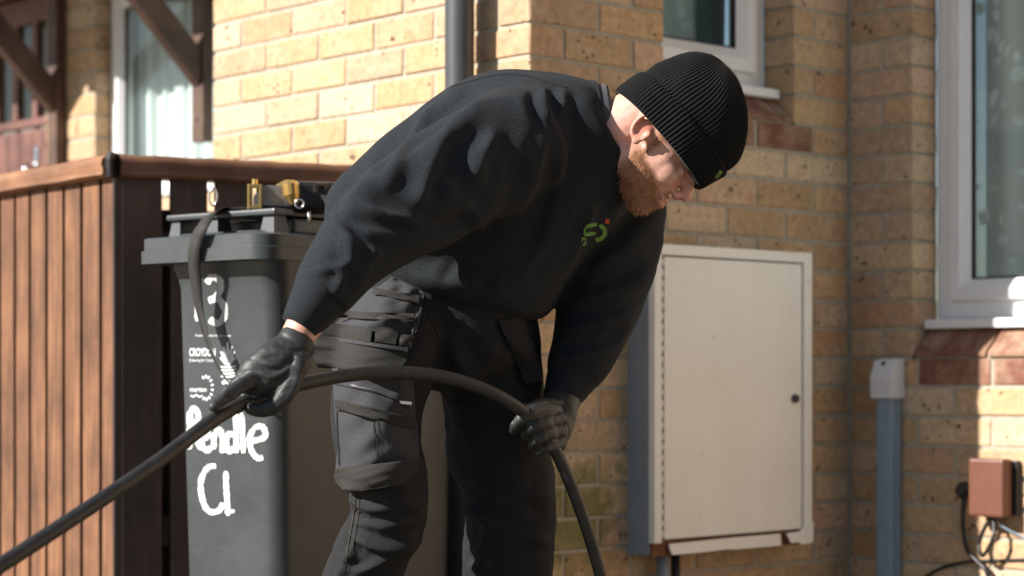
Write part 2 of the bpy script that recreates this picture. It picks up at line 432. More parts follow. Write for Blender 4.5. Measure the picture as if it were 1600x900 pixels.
def window(O, g, n, s0, s1, z0, z1, recess, mullions=(), fw=.062, sash=.05, curtain=None, sill=True, sill_over=.03):
    sg = 1 if (g.x * n.y - g.y * n.x) > 0 else -1
    M = frame2(O, g * sg, n)
    X = lambda p, q: (p, q) if sg > 0 else (-q, -p)
    y0, y1 = -recess - .065, -recess
    fr = MB()
    def bar(p, q, za, zb, ya=y0, yb=y1, mb=None, bev=.004):
        lo, hi = X(p, q); (mb or fr).box(M, (lo, ya, za), (hi, yb, zb), bev)
    bar(s0, s0 + fw, z0, z1); bar(s1 - fw, s1, z0, z1)
    bar(s0 + fw - .002, s1 - fw + .002, z0, z0 + fw - .001, y0, y1 - .001); bar(s0 + fw - .002, s1 - fw + .002, z1 - fw + .001, z1, y0, y1 - .001)
    for mu in mullions: bar(mu - .04, mu + .04, z0 + fw - .002, z1 - fw + .002, y0, y1 - .002)
    win = fr.build('window', M_upvc, house)
    edges = [s0 + fw] + [v for mu in mullions for v in (mu - .04, mu + .04)] + [s1 - fw]
    for i in range(0, len(edges), 2):
        p, q = edges[i] - .008, edges[i + 1] + .008
        za, zb = z0 + fw - .01, z1 - fw + .01
        sb = MB(); yo = y1 + .014
        # mitred casement with a sloping glazing bead
        prof = [(0, y1 - .02), (0, yo - .004), (.004, yo), (sash * .55, yo), (sash, yo - .02), (sash, y1 - .03)]
        rings = []
        for (ins, y) in prof:
            rings.append([M @ Vector((x, y, z)) for (x, z) in ((X(p, q)[0] + ins, za + ins), (X(p, q)[1] - ins, za + ins), (X(p, q)[1] - ins, zb - ins), (X(p, q)[0] + ins, zb - ins))])
        sb.loft(rings, cap=False); sa = sb.build('sash', M_upvc, win, fix=False)
        sa.data.flip_normals() if False else None
        gk = MB(); i0 = sash - .001; wgt = .006
        x0, x1 = X(p, q); yy = y1 - .0065
        for (ax, bx, az, bz) in ((x0 + i0, x1 - i0, za + i0, za + i0 + wgt), (x0 + i0, x1 - i0, zb - i0 - wgt, zb - i0), (x0 + i0, x0 + i0 + wgt, za + i0 + wgt, zb - i0 - wgt), (x1 - i0 - wgt, x1 - i0, za + i0 + wgt, zb - i0 - wgt)):
            gk.box(M, (ax, yy - .012, az), (bx, yy, bz))
        gk.build('gasket', M_gasket, win)
        pn = MB(); pn.box(M, (x0 + i0, yy - .009, za + i0), (x1 - i0, yy - .005, zb - i0)); pn.build('pane', M_glass, win)
    if curtain:
        cm, depth, gather, amp = curtain
        x0, x1 = X(s0 + .03, s1 - .03); nn = int((x1 - x0) / .006); v = []; f = []
        for i in range(nn + 1):
            x = x0 + (x1 - x0) * i / nn
            d = amp * math.sin(x * gather) + amp * .6 * math.sin(x * gather * 2.3 + 1) + amp * .5 * math.sin(x * gather * .37 + 2)
            v += [M @ Vector((x, -depth - recess + d * .6, z0 + .01)), M @ Vector((x, -depth - recess + d, (z0 + z1) / 2)), M @ Vector((x, -depth - recess + d * .8, z1))]
        for i in range(nn):
            for j in (0, 1): f.append((i * 3 + j, i * 3 + 3 + j, i * 3 + 4 + j, i * 3 + 1 + j))
        mesh_obj('curtain', v, f, cm, win, True)
    if sill:
        sm = MB(); lo, hi = X(s0 - sill_over + .004, s1 + sill_over - .004)
        lo, hi = X(s0 + .001, s1 - .001)
        sm.box(M, (lo, -recess - .06, z0 - .026), (hi, -recess + .058, z0 - .002), .004)
        sm.build('sill', M_upvc, win)
    rm = MB(); lo, hi = X(s0 - .02, s1 + .02)
    rm.box(M, (lo, -1.1, z0 - .3), (hi, -recess - .25, z1 + .2))
    r = rm.build('room_recess', M_room, win, fix=False)
    # keep only the inside faces: an open box towards the glass
    bm = bmesh.new(); bm.from_mesh(r.data)
    bm.faces.ensure_lookup_table()
    nn3 = Vector((n.x, n.y, 0))
    fr_ = max(bm.faces, key=lambda q: q.calc_center_median().dot(nn3)); bmesh.ops.delete(bm, geom=[fr_], context='FACES'); bm.to_mesh(r.data); bm.free()
    return win
window(C, b_, nB, tWB0 + .004, tWB1 - .004, ZB + .092, 2.545, .10, (), .05, .06, (M_drape, .12, 55, .012))
window(E, -a_, nA, uD0 + .003, uD1 - .003, ZD + .100, 2.095, .10, (), .055, .055, (M_lace, .055, 28, .012))
window(C2, a_, nA, hW[0] + .003, hW[1] - .003, Z0 - 3 * .075 + .03, 2.045, .06, (), .055, .03, (M_net, .07, 75, .012))

# brown plank door with small panes and a handle
M2 = frame2(C2, a_, nA)
dm = MB(); dm.box(M2, (t_d0, -.10, 0), (t_d0 + .05, -.05, 2.15), .004); dm.box(M2, (t_d1 - .05, -.10, 0), (t_d1, -.05, 2.15), .004); dm.box(M2, (t_d0 + .05, -.10, 2.10), (t_d1 - .05, -.051, 2.15), .004)
door = dm.build('door', M_door, house)
x = t_d0 + .052
while x < t_d1 - .06:
    q = min(x + .084, t_d1 - .052)
    pm = MB()
    pm.box(M2, (x, -.10, .02), (q, -.075, 1.62), .004); pm.build('plank', M_door, door); x = q + .004
tp = MB(); tp.box(M2, (t_d0 + .052, -.098, 1.63), (t_d1 - .052, -.070, 1.66), .003); tp.box(M2, (t_d0 + .052, -.098, 2.0), (t_d1 - .052, -.070, 2.09), .003)
gx = t_d0 + .052
while gx < t_d1 - .1:
    tp.box(M2, (gx, -.098, 1.66), (gx + .035, -.071, 2.0), .003)
    gp = MB(); gp.box(M2, (gx + .03, -.090, 1.655), (gx + .145, -.086, 2.005)); gp.build('pane', M_glass, door); gx += .138
tp.build('glazing_frame', M_door, door)
bk = MB(); bk.box(M2, (t_d0, -.6, 0), (t_d1, -.15, 2.15)); bk.build('hallway', M_room, door)
M_steel = mat('bright_metal', (.65, .65, .66), .22, Metallic=1.0)
hp = MB(); hx = t_d0 + .19
hp.box(M2, (hx - .012, -.076, 1.395), (hx + .012, -.066, 1.56), .004); hp.tube([M2 @ Vector((hx, -.07, 1.49)), M2 @ Vector((hx, -.03, 1.49)), M2 @ Vector((hx, -.025, 1.46)), M2 @ Vector((hx, -.03, 1.41))], .008); hp.ball(M2 @ Vector((hx, -.062, 1.385)), .013, 8)
hp.build('handle', M_steel, door, True)

# ------------------------------------------------------------------ ground
g = MB(); g.add([(-150, -150, 0), (150, -150, 0), (150, 150, 0), (-150, 150, 0)], [(0, 1, 2, 3)])
ground = g.build('ground', M_ground); tag(ground, kind='structure')

# ------------------------------------------------------------------ rainwater pipe
tp_ = hit(C + nA * .062, a_, 718)
pc = C + nA * .062 + a_ * tp_
pipe = empty('rainwater_downpipe', (pc.x, pc.y, 0)); tag(pipe, 'dark grey round rainwater downpipe on the sunlit brick wall', 'downpipe')
m = MB(); m.tube([(pc.x, pc.y, .05), (pc.x, pc.y, 1.2), (pc.x, pc.y, 2.4), (pc.x, pc.y, 3.3)], .034, 32); m.build('pipe', M_pipe, pipe, True)
MP = frame2(pc, a_, nA)
for z in (.95, 2.25):
    m = MB(); m.tube([(pc.x, pc.y, z), (pc.x, pc.y, z + .03)], .0375, 32); m.box(MP, (-.06, -.064, z + .002), (.06, -.05, z + .028), .003); m.box(MP, (-.03, -.056, z + .004), (.03, -.03, z + .026)); m.build('bracket', M_pipe, pipe)

# ------------------------------------------------------------------ canopy and its two timber brackets
def bracket(name, t, label):
    Mx = frame2(C2, a_, nA)
    e0 = C2 + a_ * t
    r = empty(name, (e0.x, e0.y, 1.3)); tag(r, label, 'bracket', 'timber canopy brackets')
    zb = 1.467 if t < 2.3 else 1.25
    m = MB(); m.box(Mx, (t, .001, zb), (t + .062, .04, 2.08), .003)
    m.build('wall_plate', M_bracket, r)
    # pointed heel behind the plate
    # 45 degree brace
    z0 = 1.637; th = .085; w0, w1 = t + .012, t + .05
    v = []
    pts = [(.04, z0), (.04, z0 + th * 1.35), (.46, z0 + th * 1.35 + .42), (.46, z0 + .42)]
    for x in (w0, w1):
        for (y, z) in pts: v.append(Mx @ Vector((x, y, z)))
    m = MB(); m.add(v, [(0, 1, 2, 3), (7, 6, 5, 4), (0, 4, 5, 1), (1, 5, 6, 2), (2, 6, 7, 3), (3, 7, 4, 0)]); m.build('brace', M_bracket, r)
    m = MB(); m.box(Mx, (t + .008, .04, 2.081), (t + .054, .56, 2.18), .003); m.build('top_arm', M_bracket, r)
    m = MB()
    for z in (zb + .07,): m.tube([Mx @ Vector((t + .031, .039, z)), Mx @ Vector((t + .031, .043, z))], .006, 10)
    m.build('screw', M_gasket, r)
    return r
tb1 = T2(334); tb2 = T2(104)
bracket('canopy_bracket', tb1, 'dark brown timber bracket right beside the net curtained window')
bracket('canopy_bracket', tb2, 'brown timber bracket between the plank door and brick pier')
cn = empty('porch_canopy', (C2.x + a_.x * 1.8, C2.y + a_.y * 1.8, 2.0)); tag(cn, 'brown tiled porch canopy over the door and net curtained window', 'canopy')
m = MB(); m.box(M2, (tb1 - .05, 0.002, 2.182), (t_d1 + .3, .60, 2.22), .004); m.build('soffit', M_bracket, cn)
for r in range(4):
    y0 = .62 - r * .155; z0 = 2.22 + r * .085
    m = MB(); v = [M2 @ Vector((x, y, z)) for x in (tb1 - .07, t_d1 + .32) for (y, z) in ((y0, z0), (y0, z0 + .025), (y0 - .17, z0 + .12), (y0 - .17, z0 + .0))]
    m.add(v, [(0, 1, 2, 3), (7, 6, 5, 4), (0, 4, 5, 1), (1, 5, 6, 2), (2, 6, 7, 3), (3, 7, 4, 0)]); m.build('tile_course', M_canopy, cn)

# ------------------------------------------------------------------ ramp fence
FC = Vector((P(178, 240, 4.75).x, 4.75)); ZF = H + (HY - 240) / F * 4.75
fl = Vector((-.622, .783)).normalized(); fr_ = Vector((.905, .425)).normalized()
def fn(d):                       # outward normal towards the viewer
    n = Vector((d.y, -d.x)); return n if n.y < 0 else -n
nl, nr = fn(fl), fn(fr_)
fence = empty('timber_fence', (FC.x, FC.y, 0)); tag(fence, 'reddish brown timber board fence with rounded handrail beside the wheelie bin', 'fence')
def fbox(d, n, lo, hi, name, mt, bev=.003):
    sg = 1 if (d.x * n.y - d.y * n.x) > 0 else -1
    M = frame2(FC, d * sg, n); x0, x1 = (lo[0], hi[0]) if sg > 0 else (-hi[0], -lo[0])
    # own origin per board so the grain differs
    m = MB(); m.box(Matrix.Identity(4), (0, lo[1], 0), (x1 - x0, hi[1], hi[2] - lo[2]), bev)
    o = m.build(name, mt); o.matrix_basis = M @ Matrix.Translation((x0, 0, lo[2])); 
    o.parent = fence; o.matrix_parent_inverse = world_of(fence).inverted()
    return o
rail_h = .053
# boards of the sunlit section: edges read along the rail
ks = [hit(FC, fl, px) for px in (178, 155.6, 125.6, 98, 71, 45, 21.6)]
ks = [0.012] + [abs(k) for k in ks[1:]]
while ks[-1] < 1.6: ks.append(ks[-1] + .088)
for i in range(len(ks) - 1):
    o = fbox(fl, nl, (ks[i] + (.0075 if i else 0), -.022 + rnd.uniform(-.002, .002), .06), (ks[i + 1] - .0075, -.002, ZF - rail_h + .004), 'board', M_fence)
# boards of the shaded section
ke = .655
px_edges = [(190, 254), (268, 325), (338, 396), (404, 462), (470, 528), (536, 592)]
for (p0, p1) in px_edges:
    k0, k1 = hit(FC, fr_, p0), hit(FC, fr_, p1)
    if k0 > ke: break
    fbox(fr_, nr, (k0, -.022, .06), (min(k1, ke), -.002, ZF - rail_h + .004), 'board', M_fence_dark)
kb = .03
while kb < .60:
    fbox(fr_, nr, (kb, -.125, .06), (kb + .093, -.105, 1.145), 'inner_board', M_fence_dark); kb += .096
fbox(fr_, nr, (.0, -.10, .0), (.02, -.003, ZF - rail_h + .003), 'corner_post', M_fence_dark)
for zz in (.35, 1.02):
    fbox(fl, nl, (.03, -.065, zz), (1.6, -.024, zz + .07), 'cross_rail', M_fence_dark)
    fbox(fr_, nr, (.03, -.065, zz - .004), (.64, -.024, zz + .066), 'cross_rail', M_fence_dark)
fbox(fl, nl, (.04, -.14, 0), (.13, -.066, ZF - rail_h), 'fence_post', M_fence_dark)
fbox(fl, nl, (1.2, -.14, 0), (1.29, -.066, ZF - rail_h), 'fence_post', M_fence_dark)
def handrail(d, n, k0, k1, mt):
    sg = 1 if (d.x * n.y - d.y * n.x) > 0 else -1
    M = frame2(FC, d * sg, n)
    prof = [(.018, 0), (.024, .006), (.022, .018), (.027, .030), (.024, .042), (.012, .0515), (-.012, .054), (-.045, .054), (-.066, .046), (-.07, .03), (-.066, .006), (-.06, 0)]
    rings = [[Vector((0, y, z)) for (y, z) in prof]]
    nseg = 14
    rings = [[Vector(((k1 - k0) * i / nseg, y + .0012 * math.sin(i * 1.7), z + .0012 * math.sin(i * 2.3))) for (y, z) in prof] for i in range(nseg + 1)]
    m = MB(); m.loft(rings); o = m.build('handrail', mt, None, True)
    md = o.modifiers.new('edge', 'EDGE_SPLIT'); md.split_angle = math.radians(50)
    x0 = k0 if sg > 0 else -k1
    o.matrix_basis = M @ Matrix.Translation((x0, 0, ZF - .054)); o.parent = fence; o.matrix_parent_inverse = world_of(fence).inverted()
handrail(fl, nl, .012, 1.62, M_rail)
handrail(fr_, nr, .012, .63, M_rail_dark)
# dark mitre joint between the two rails
m = MB(); mj = (nl + nr).normalized(); ej = Vector((mj.y, -mj.x))
Mj = frame2(FC, ej if ej.x * mj.y - ej.y * mj.x > 0 else -ej, mj, ZF - .056)
prof = [(.03, .0), (.034, .02), (.036, .04), (.026, .057), (-.05, .058), (-.06, 0)]
m.loft([[Mj @ Vector((x, y, z)) for (y, z) in prof] for x in (-.005, .005)]); m.build('mitre_joint', M_gasket, fence)
# ------------------------------------------------------------------ ray helper: where a view ray meets a mesh
def bvh_of(*objs):
    vs = []; fs = []
    for o in objs:
        W = world_of(o); n0 = len(vs)
        vs += [W @ v.co for v in o.data.vertices]; fs += [tuple(i + n0 for i in p.vertices) for p in o.data.polygons]
    return BVHTree.FromPolygons(vs, fs)
EYE = Vector((0, 0, H))
def cast(bvh, px, py):
    d = (P(px, py, 1.0) - EYE).normalized()
    return bvh.ray_cast(EYE, d)
def stroke(bvh, pts, wid, off=.0015, mb=None, n=7, jit=0.0, seed=0):
    """painted or stitched line: a thin raised ribbon lying on a surface, traced by photo points"""
    mb = mb or MB(); q = random.Random(seed)
    if len(pts) > 2: c2 = [Vector((p.x, p.y, 0)) for p in catmull([(x, y, 0) for x, y in pts], n)]
    else:
        c2 = [Vector((pts[0][0] + (pts[1][0] - pts[0][0]) * i / n, pts[0][1] + (pts[1][1] - pts[0][1]) * i / n, 0)) for i in range(n + 1)]
    L_, R_ = [], []
    for i, p in enumerate(c2):
        t = (c2[min(i + 1, len(c2) - 1)] - c2[max(i - 1, 0)]); t.normalize(); nn = Vector((-t.y, t.x, 0))
        ww = wid[0] + (wid[1] - wid[0]) * i / (len(c2) - 1) if isinstance(wid, tuple) else wid
        ww = ww / 2 * (1 + q.uniform(-jit, jit))
        ends = min(i, len(c2) - 1 - i)
        if ends == 0 and wid != 0: ww *= .55
        for lst, sgn in ((L_, 1), (R_, -1)):
            x = p + nn * ww * sgn; h = cast(bvh, x.x, x.y)
            lst.append(None if h[0] is None else h[0] + h[1] * off if h[1].dot(h[0] - EYE) < 0 else h[0] - h[1] * off)
    v = []; f = []
    prev = None
    for a, b in zip(L_, R_):
        if a is None or b is None: prev = None; continue
        k = len(v); v += [a, b]
        if prev is not None: f.append((prev, prev + 1, k + 1, k))
        prev = k
    mb.add(v, f); return mb

# ------------------------------------------------------------------ meter cabinet
M_cab = mat('cream_enamel', (.62, .58, .52), .38)
co = coords(M_cab); n1 = noise(M_cab, co, 7, 5, .6); r = ramp(M_cab, [(.3, (.77, .755, .70)), (.7, (.82, .81, .765))]); L(M_cab, n1, 0, r, 0)
n2 = noise(M_cab, co, 38, 6, .75); rr = ramp(M_cab, [(.66, (0, 0, 0)), (.72, (1, 1, 1))]); L(M_cab, n2, 0, rr, 0)
x = mixc(M_cab, (rr, 0), (r, 0), (.45, .37, .27))
cs = coords(M_cab, 'Object', (30, 30, 1.3)); ns = noise(M_cab, cs, 1, 5, .7); gs = ramp(M_cab, [(.3, (.975, .97, .96)), (.6, (1, 1, 1))]); L(M_cab, ns, 0, gs, 0)
x = mixc(M_cab, 1.0, (x, 2), (gs, 0), 'MULTIPLY'); L(M_cab, x, 2, BS(M_cab), 'Base Color')
M_rust = plain_noise('rusty_steel', (.10, .035, .015), (.22, .09, .035), 60, .9, .5)
M_cabside = plain_noise('grey_enamel', (.22, .265, .30), (.26, .30, .335), 9, .4, 0)
t0c, dep = .315, .088
oc = C + b_ * t0c
cw, cz0, cz1 = .578, .325, 1.056
MC = frame2(oc + b_ * cw, -b_, nB)       # local x from right end (0) to left end (cw)
cab = empty('meter_cabinet', (oc.x, oc.y, cz0)); tag(cab, 'cream painted steel meter cabinet with rusty bottom edge on the brick wall', 'cabinet')
m = MB(); m.box(MC, (0.002, -.01, cz0), (cw - .002, dep - .018, cz1 - .002), .003); m.build('case', M_cabside, cab)
# face frame: four flanges round the door, bottom one bent and broken
fw = .026
m = MB(); m.box(MC, (cw - fw, dep - .02, cz0 + .03), (cw, dep, cz1), .003); m.build('left_flange', M_cab, cab)
m = MB(); m.box(MC, (0, dep - .02, cz0 + .012), (fw + .006, dep, cz1), .003); m.build('right_flange', M_cab, cab)
m = MB(); m.box(MC, (fw + .004, dep - .02, cz1 - fw), (cw - fw - .001, dep - .001, cz1 - .0005), .003); m.build('top_flange', M_cab, cab)
# torn bottom flange: sheet with ragged outline
def sheet(name, pts, y, th, mt, parent, Mx):
    n = len(pts); v = [Mx @ Vector((x, y + dy, z)) for (x, z, dy) in pts] + [Mx @ Vector((x, y + dy - th, z)) for (x, z, dy) in pts]
    f = [tuple(range(n)), tuple(range(2 * n - 1, n - 1, -1))] + [(i, i + n, (i + 1) % n + n, (i + 1) % n) for i in range(n)]
    m = MB(); m.add(v, f); return m.build(name, mt, parent)
sheet('bottom_flange', [(.118, cz0 + .001, 0), (.2, cz0 + .001, .001), (.29, cz0 + .001, .001), (.32, cz0 + .003, .001), (.40, cz0 + .001, .001), (.515, cz0 + .001, .001), (.523, cz0 + .013, .001), (.525, cz0 + .027, 0), (.30, cz0 + .030, 0), (.123, cz0 + .030, 0)], dep - .002, .004, M_cab, cab, MC)
sheet('torn_flange_end', [(.0, cz0 + .004, .002), (.02, cz0 + .001, .004), (.045, cz0 + .0, .003), (.06, cz0 + .006, .002), (.088, cz0 + .005, .003), (.102, cz0 + .03, 0), (.05, cz0 + .032, 0), (.03, cz0 + .055, .002), (.0, cz0 + .055, .002)], dep + .0015, .003, M_cab, cab, MC)
m = MB(); m.box(MC, (.005, dep - .055, cz0 - .001), (cw - .004, dep - .012, cz0 + .034)); m.build('rusted_lip', M_rust, cab)
# door, 3 mm back in the frame, with piano hinge and lock
m = MB(); m.box(MC, (fw + .011, dep - .022, cz0 + .038), (cw - fw - .012, dep - .004, cz1 - fw - .004), .003); dr = m.build('door', M_cab, cab)
m = MB(); m.box(MC, (fw, dep - .03, cz0 + .03), (cw - fw + .001, dep - .019, cz1 - fw + .002)); m.build('door_shadow_gap', M_gasket, cab)
m = MB(); z = cz0 + .045
while z < cz1 - fw - .02:
    m.tube([MC @ Vector((cw - fw - .006, dep - .006, z)), MC @ Vector((cw - fw - .006, dep - .006, z + .013))], .0035, 8); z += .0255
m.build('hinge', M_cab, cab)
lx = .066; lz = H - (623 - HY) / F * 5.1
m = MB(); m.tube([MC @ Vector((lx, dep - .005, lz)), MC @ Vector((lx, dep + .004, lz))], .011, 20); m.tube([MC @ Vector((lx, dep + .004, lz)), MC @ Vector((lx, dep + .007, lz))], .008, 20); lk = m.build('lock', mat('dark_lock_metal', (.12, .12, .13), .3, Metallic=.9), dr)
m = MB(); m.box(MC, (lx - .0012, dep + .0065, lz - .005), (lx + .0012, dep + .008, lz + .005)); m.build('keyhole', M_gasket, lk)
m = MB(); m.tube([MC @ Vector((cw - .085, .035, cz0 + .01)), MC @ Vector((cw - .085, .035, .0))], .016, 16); m.build('conduit', M_cabside, cab, True)
m = MB(); m.tube([MC @ Vector((cw - .135, .03, cz0 + .01)), MC @ Vector((cw - .135, .03, .0))], .011, 16); m.build('supply_pipe', M_gasket, cab, True)

# ------------------------------------------------------------------ cable trunking on the right wall
MD = frame2(E, a_, nA)               # local x negative towards the viewer
sdx = lambda px, y=0: hit(E + nA * y, -a_, px)
M_trunk = plain_noise('grey_trunking_plastic', (.22, .31, .39), (.27, .36, .44), 8, .4, .05)
x0, x1 = -sdx(1393, .045), -sdx(1369, .045)
zt = H - (622 - HY) / F * 5.28; zc = H - (566 - HY) / F * 5.28
tk = empty('cable_trunking', (E.x - a_.x * .1, E.y - a_.y * .1, 0)); tag(tk, 'pale grey plastic cable trunking with square cap standing up the corner wall', 'trunking')
m = MB(); m.box(MD, (x0, .001, 0), (x1, .045, zt + .01), .004); m.build('trunk', M_trunk, tk)
m = MB(); m.box(MD, (x0 - .003, .010, 0), (x0 + .0005, .024, zt), .001)
for z in (.40, .56): m.box(MD, (x0 - .006, .020, z), (x0, .034, z + .012), .001)
m.build('cover_clip', M_trunk, tk)
cp = [(.001, zt), (.058, zt), (.060, zt + .055), (.040, zc + .006), (.001, zc + .010)]
m = MB(); m.loft([[MD @ Vector((x, y, z)) for (y, z) in cp] for x in (x0 - .009, x1 + .008)]); m.build('cap', M_upvc, tk)
m = MB(); m.tube([MD @ Vector(((x0 + x1) / 2, .043, zc - .002)), MD @ Vector(((x0 + x1) / 2, .05, zc - .004))], .005, 8); m.build('cable_hole', M_gasket, tk)

# ------------------------------------------------------------------ brown junction box with cables
M_jbox = plain_noise('brown_plastic', (.12, .044, .025), (.155, .058, .034), 14, .45, .05)
M_black = mat('black_plastic', (.014, .014, .015), .4)
jx0, jx1 = -sdx(1571, .05), -sdx(1517, .05)
jz0 = H - (806 - HY) / F * 5.05; jz1 = H - (716 - HY) / F * 5.05
jb = empty('junction_box', (E.x - a_.x * .42, E.y - a_.y * .42, jz0)); tag(jb, 'reddish brown plastic junction box on the sunlit part of brickwork', 'junction box')
m = MB(); m.box(MD, (jx0 - .012, .001, jz0 + .004), (jx1 + .002, .018, jz1 - .004), .003); m.build('back_plate', M_black, jb)
m = MB(); m.box(MD, (jx0, .018, jz0), (jx1, .062, jz1), .007); m.build('cover', M_jbox, jb)
m = MB()
m.tube([MD @ Vector(((jx0 + jx1) / 2, .035, jz0 + .004)), MD @ Vector(((jx0 + jx1) / 2, .035, jz0 - .014))], [.012, .009], 12); m.build('gland', M_black, jb)
cz = H - (768 - HY) / F * 5.06; kx = -sdx(1507, .02)
kn = empty('cable_connector', (E.x, E.y, cz)); tag(kn, 'black round cable connector with hanging lead beside the brown junction box', 'connector')
m = MB(); m.tube([MD @ Vector((kx, .0, cz)), MD @ Vector((kx, .03, cz)), MD @ Vector((kx, .042, cz))], [.021, .021, .013], 20); m.build('body', M_black, kn)
pt = lambda px, py, y: MD @ Vector((-sdx(px, y), y, H - (py - HY) / F * (E + nA * y - a_ * sdx(px, y)).y))
m = MB(); m.tube(catmull([pt(1506, 775, .03), pt(1505, 820, .025), pt(1512, 860, .02), pt(1530, 880, .02), pt(1544, 900, .02), pt(1548, 960, .01), pt(1550, 1020, .01)], 8), .0062, 10); m.build('lead', M_black, kn, True)
for nm, pts, r_, lab in (('looped_cable', [(1553, 812, .035), (1552, 840, .05), (1536, 868, .045), (1530, 850, .03), (1540, 822, .035), (1547, 814, .035)], .005, 'black cable loop under the brown junction box'),
                    ('thin_wire', [(1552, 812, .035), (1572, 826, .02), (1600, 840, .004), (1640, 858, .004)], .0024, 'thin grey wire running from the brown box along the wall'),
                    ('wall_cable', [(1440, 905, .004), (1470, 888, .004), (1510, 878, .004), (1560, 876, .004), (1620, 874, .004)], .004, 'black cable running low along the brick wall')):
    m = MB(); m.tube(catmull([pt(*q) for q in pts], 8), r_, 8); o = m.build(nm, M_black if nm != 'thin_wire' else M_trunk, None, True); tag(o, lab, 'cable')

# ------------------------------------------------------------------ wheelie bin
M_bin = mat('grey_bin_plastic', (.065, .075, .08), .42)
co = coords(M_bin); n1 = noise(M_bin, co, 5, 6, .7); r = ramp(M_bin, [(.3, (.034, .040, .043)), (.7, (.058, .066, .070))]); L(M_bin, n1, 0, r, 0)
cs = coords(M_bin, 'Object', (14, 14, 160)); ns = noise(M_bin, cs, 1, 3, .6); rs = ramp(M_bin, [(.68, (0, 0, 0)), (.73, (1, 1, 1))]); L(M_bin, ns, 0, rs, 0)
sc_ = N(M_bin, 'Math', operation='MULTIPLY'); sc_.inputs[1].default_value = .25; L(M_bin, rs, 0, sc_, 0)
x = mixc(M_bin, (sc_, 0), (r, 0), (.14, .15, .15)); L(M_bin, x, 2, BS(M_bin), 'Base Color'); bump(M_bin, n1, 0, .08, .003)
M_paint = plain_noise('white_brush_paint', (.30, .31, .31), (.80, .80, .78), 34, .6, .2, .002, (1, 1, .35))
M_print = mat('white_print', (.62, .64, .65), .5)
d2 = Vector((.616, .788)).normalized(); d1 = Vector((-d2.y, d2.x))       # d1 to the left, d2 away
B0 = Vector((P(431, 500, 4.15).x, 4.15))
BW, BD = .293, .585
MBn = Matrix(((d1.x, d2.x, 0, B0.x), (d1.y, d2.y, 0, B0.y), (0, 0, 1, 0), (0, 0, 0, 1)))   # x left, y away
def rrect(x0, x1, y0, y1, radii, z, n=7):
    """rounded rectangle ring, radii for corners (x0,y0),(x1,y0),(x1,y1),(x0,y1)"""
    out = []
    cs_ = [(x0, y0, 1, 1, 180), (x1, y0, -1, 1, 270), (x1, y1, -1, -1, 0), (x0, y1, 1, -1, 90)]
    for (x, y, sx, sy, a0), r in zip(cs_, radii):
        for i in range(n + 1):
            a = math.radians(a0 + 90 * i / n)
            out.append(MBn @ Vector((x + sx * r + r * math.cos(a), y + sy * r + r * math.sin(a), z)))
    return out
wb = empty('wheelie_bin', (B0.x, B0.y, 0)); tag(wb, 'dark grey wheelie bin painted with house number, in front of the fence', 'bin')
def bring(z):
    t = (z - .05) / .95; ins = .020 * (1 - t)
    return rrect(0 + ins * .35, BW - ins, 0 + ins, BD - ins, (.045, .018, .03, .04), z)
m = MB(); m.loft([bring(z) for z in (.05, .2, .4, .6, .8, .93)] + [rrect(-.002, BW + .002, -.004, BD + .004, (.045, .018, .03, .04), .955), rrect(-.006, BW + .006, -.01, BD + .01, (.045, .018, .03, .04), .972), rrect(-.006, BW + .006, -.01, BD + .01, (.045, .018, .03, .04), .99)])
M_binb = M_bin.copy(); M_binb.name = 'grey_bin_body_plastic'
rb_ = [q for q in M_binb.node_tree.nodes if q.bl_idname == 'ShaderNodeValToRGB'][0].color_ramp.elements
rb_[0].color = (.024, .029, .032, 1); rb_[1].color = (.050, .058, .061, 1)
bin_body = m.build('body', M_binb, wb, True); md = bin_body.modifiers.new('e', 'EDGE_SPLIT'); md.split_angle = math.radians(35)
# lid: two-step skirt, flat top, raised deck with openings and bars
XL = .357                                           # the lip overhangs to the left
def lring(o, z, dx=0): return rrect(-.012 - o, XL + o - dx, -.047 - o, BD + .03 + o, (.055, .012, .03, .04), z)
LZ = .983
m = MB(); m.loft([lring(-.012, LZ), lring(.0, LZ), lring(.0, LZ + .026), lring(-.004, LZ + .0275), lring(-.004, LZ + .051), lring(-.007, LZ + .054), lring(-.055, LZ + .060), lring(-.06, LZ + .064)])
lid = m.build('lid', M_bin, wb, True); md = lid.modifiers.new('e', 'EDGE_SPLIT'); md.split_angle = math.radians(30)
zt_ = LZ + .062
dk = MB()
dz = .036
def deck(x0, x1, y0, y1, za, zb, tp=.012):
    ra = [MBn @ Vector((x, y, za)) for (x, y) in ((x0, y0), (x1, y0), (x1, y1), (x0, y1))]
    rb = [MBn @ Vector((x, y, zb)) for (x, y) in ((x0 + tp, y0 + tp), (x1 - tp, y0 + tp), (x1 - tp, y1 - tp), (x0 + tp, y1 - tp))]
    dk.loft([ra, rb])
# pillars and top bars of the moulded handles
for (x0, x1) in ((.035, .075), (.20, .235), (.315, .350)):
    deck(x0, x1, .03, .075, zt_ - .003, zt_ + dz, .006)
    deck(x0, x1, BD - .09, BD - .045, zt_ - .003, zt_ + dz, .006)
dk.box(MBn, (.03, .026, zt_ + dz - .003), (.355, .085, zt_ + dz + .010), .005)
dk.box(MBn, (.03, BD - .10, zt_ + dz - .003), (.355, BD - .04, zt_ + dz + .010), .005)
dk.box(MBn, (.05, .075, zt_ + dz - .001), (.225, BD - .08, zt_ + dz + .008), .004)
dk.box(MBn, (.045, .10, zt_ - .003), (.34, BD - .11, zt_ + .030), .006)
dk.build('lid_handle', M_bin, wb)
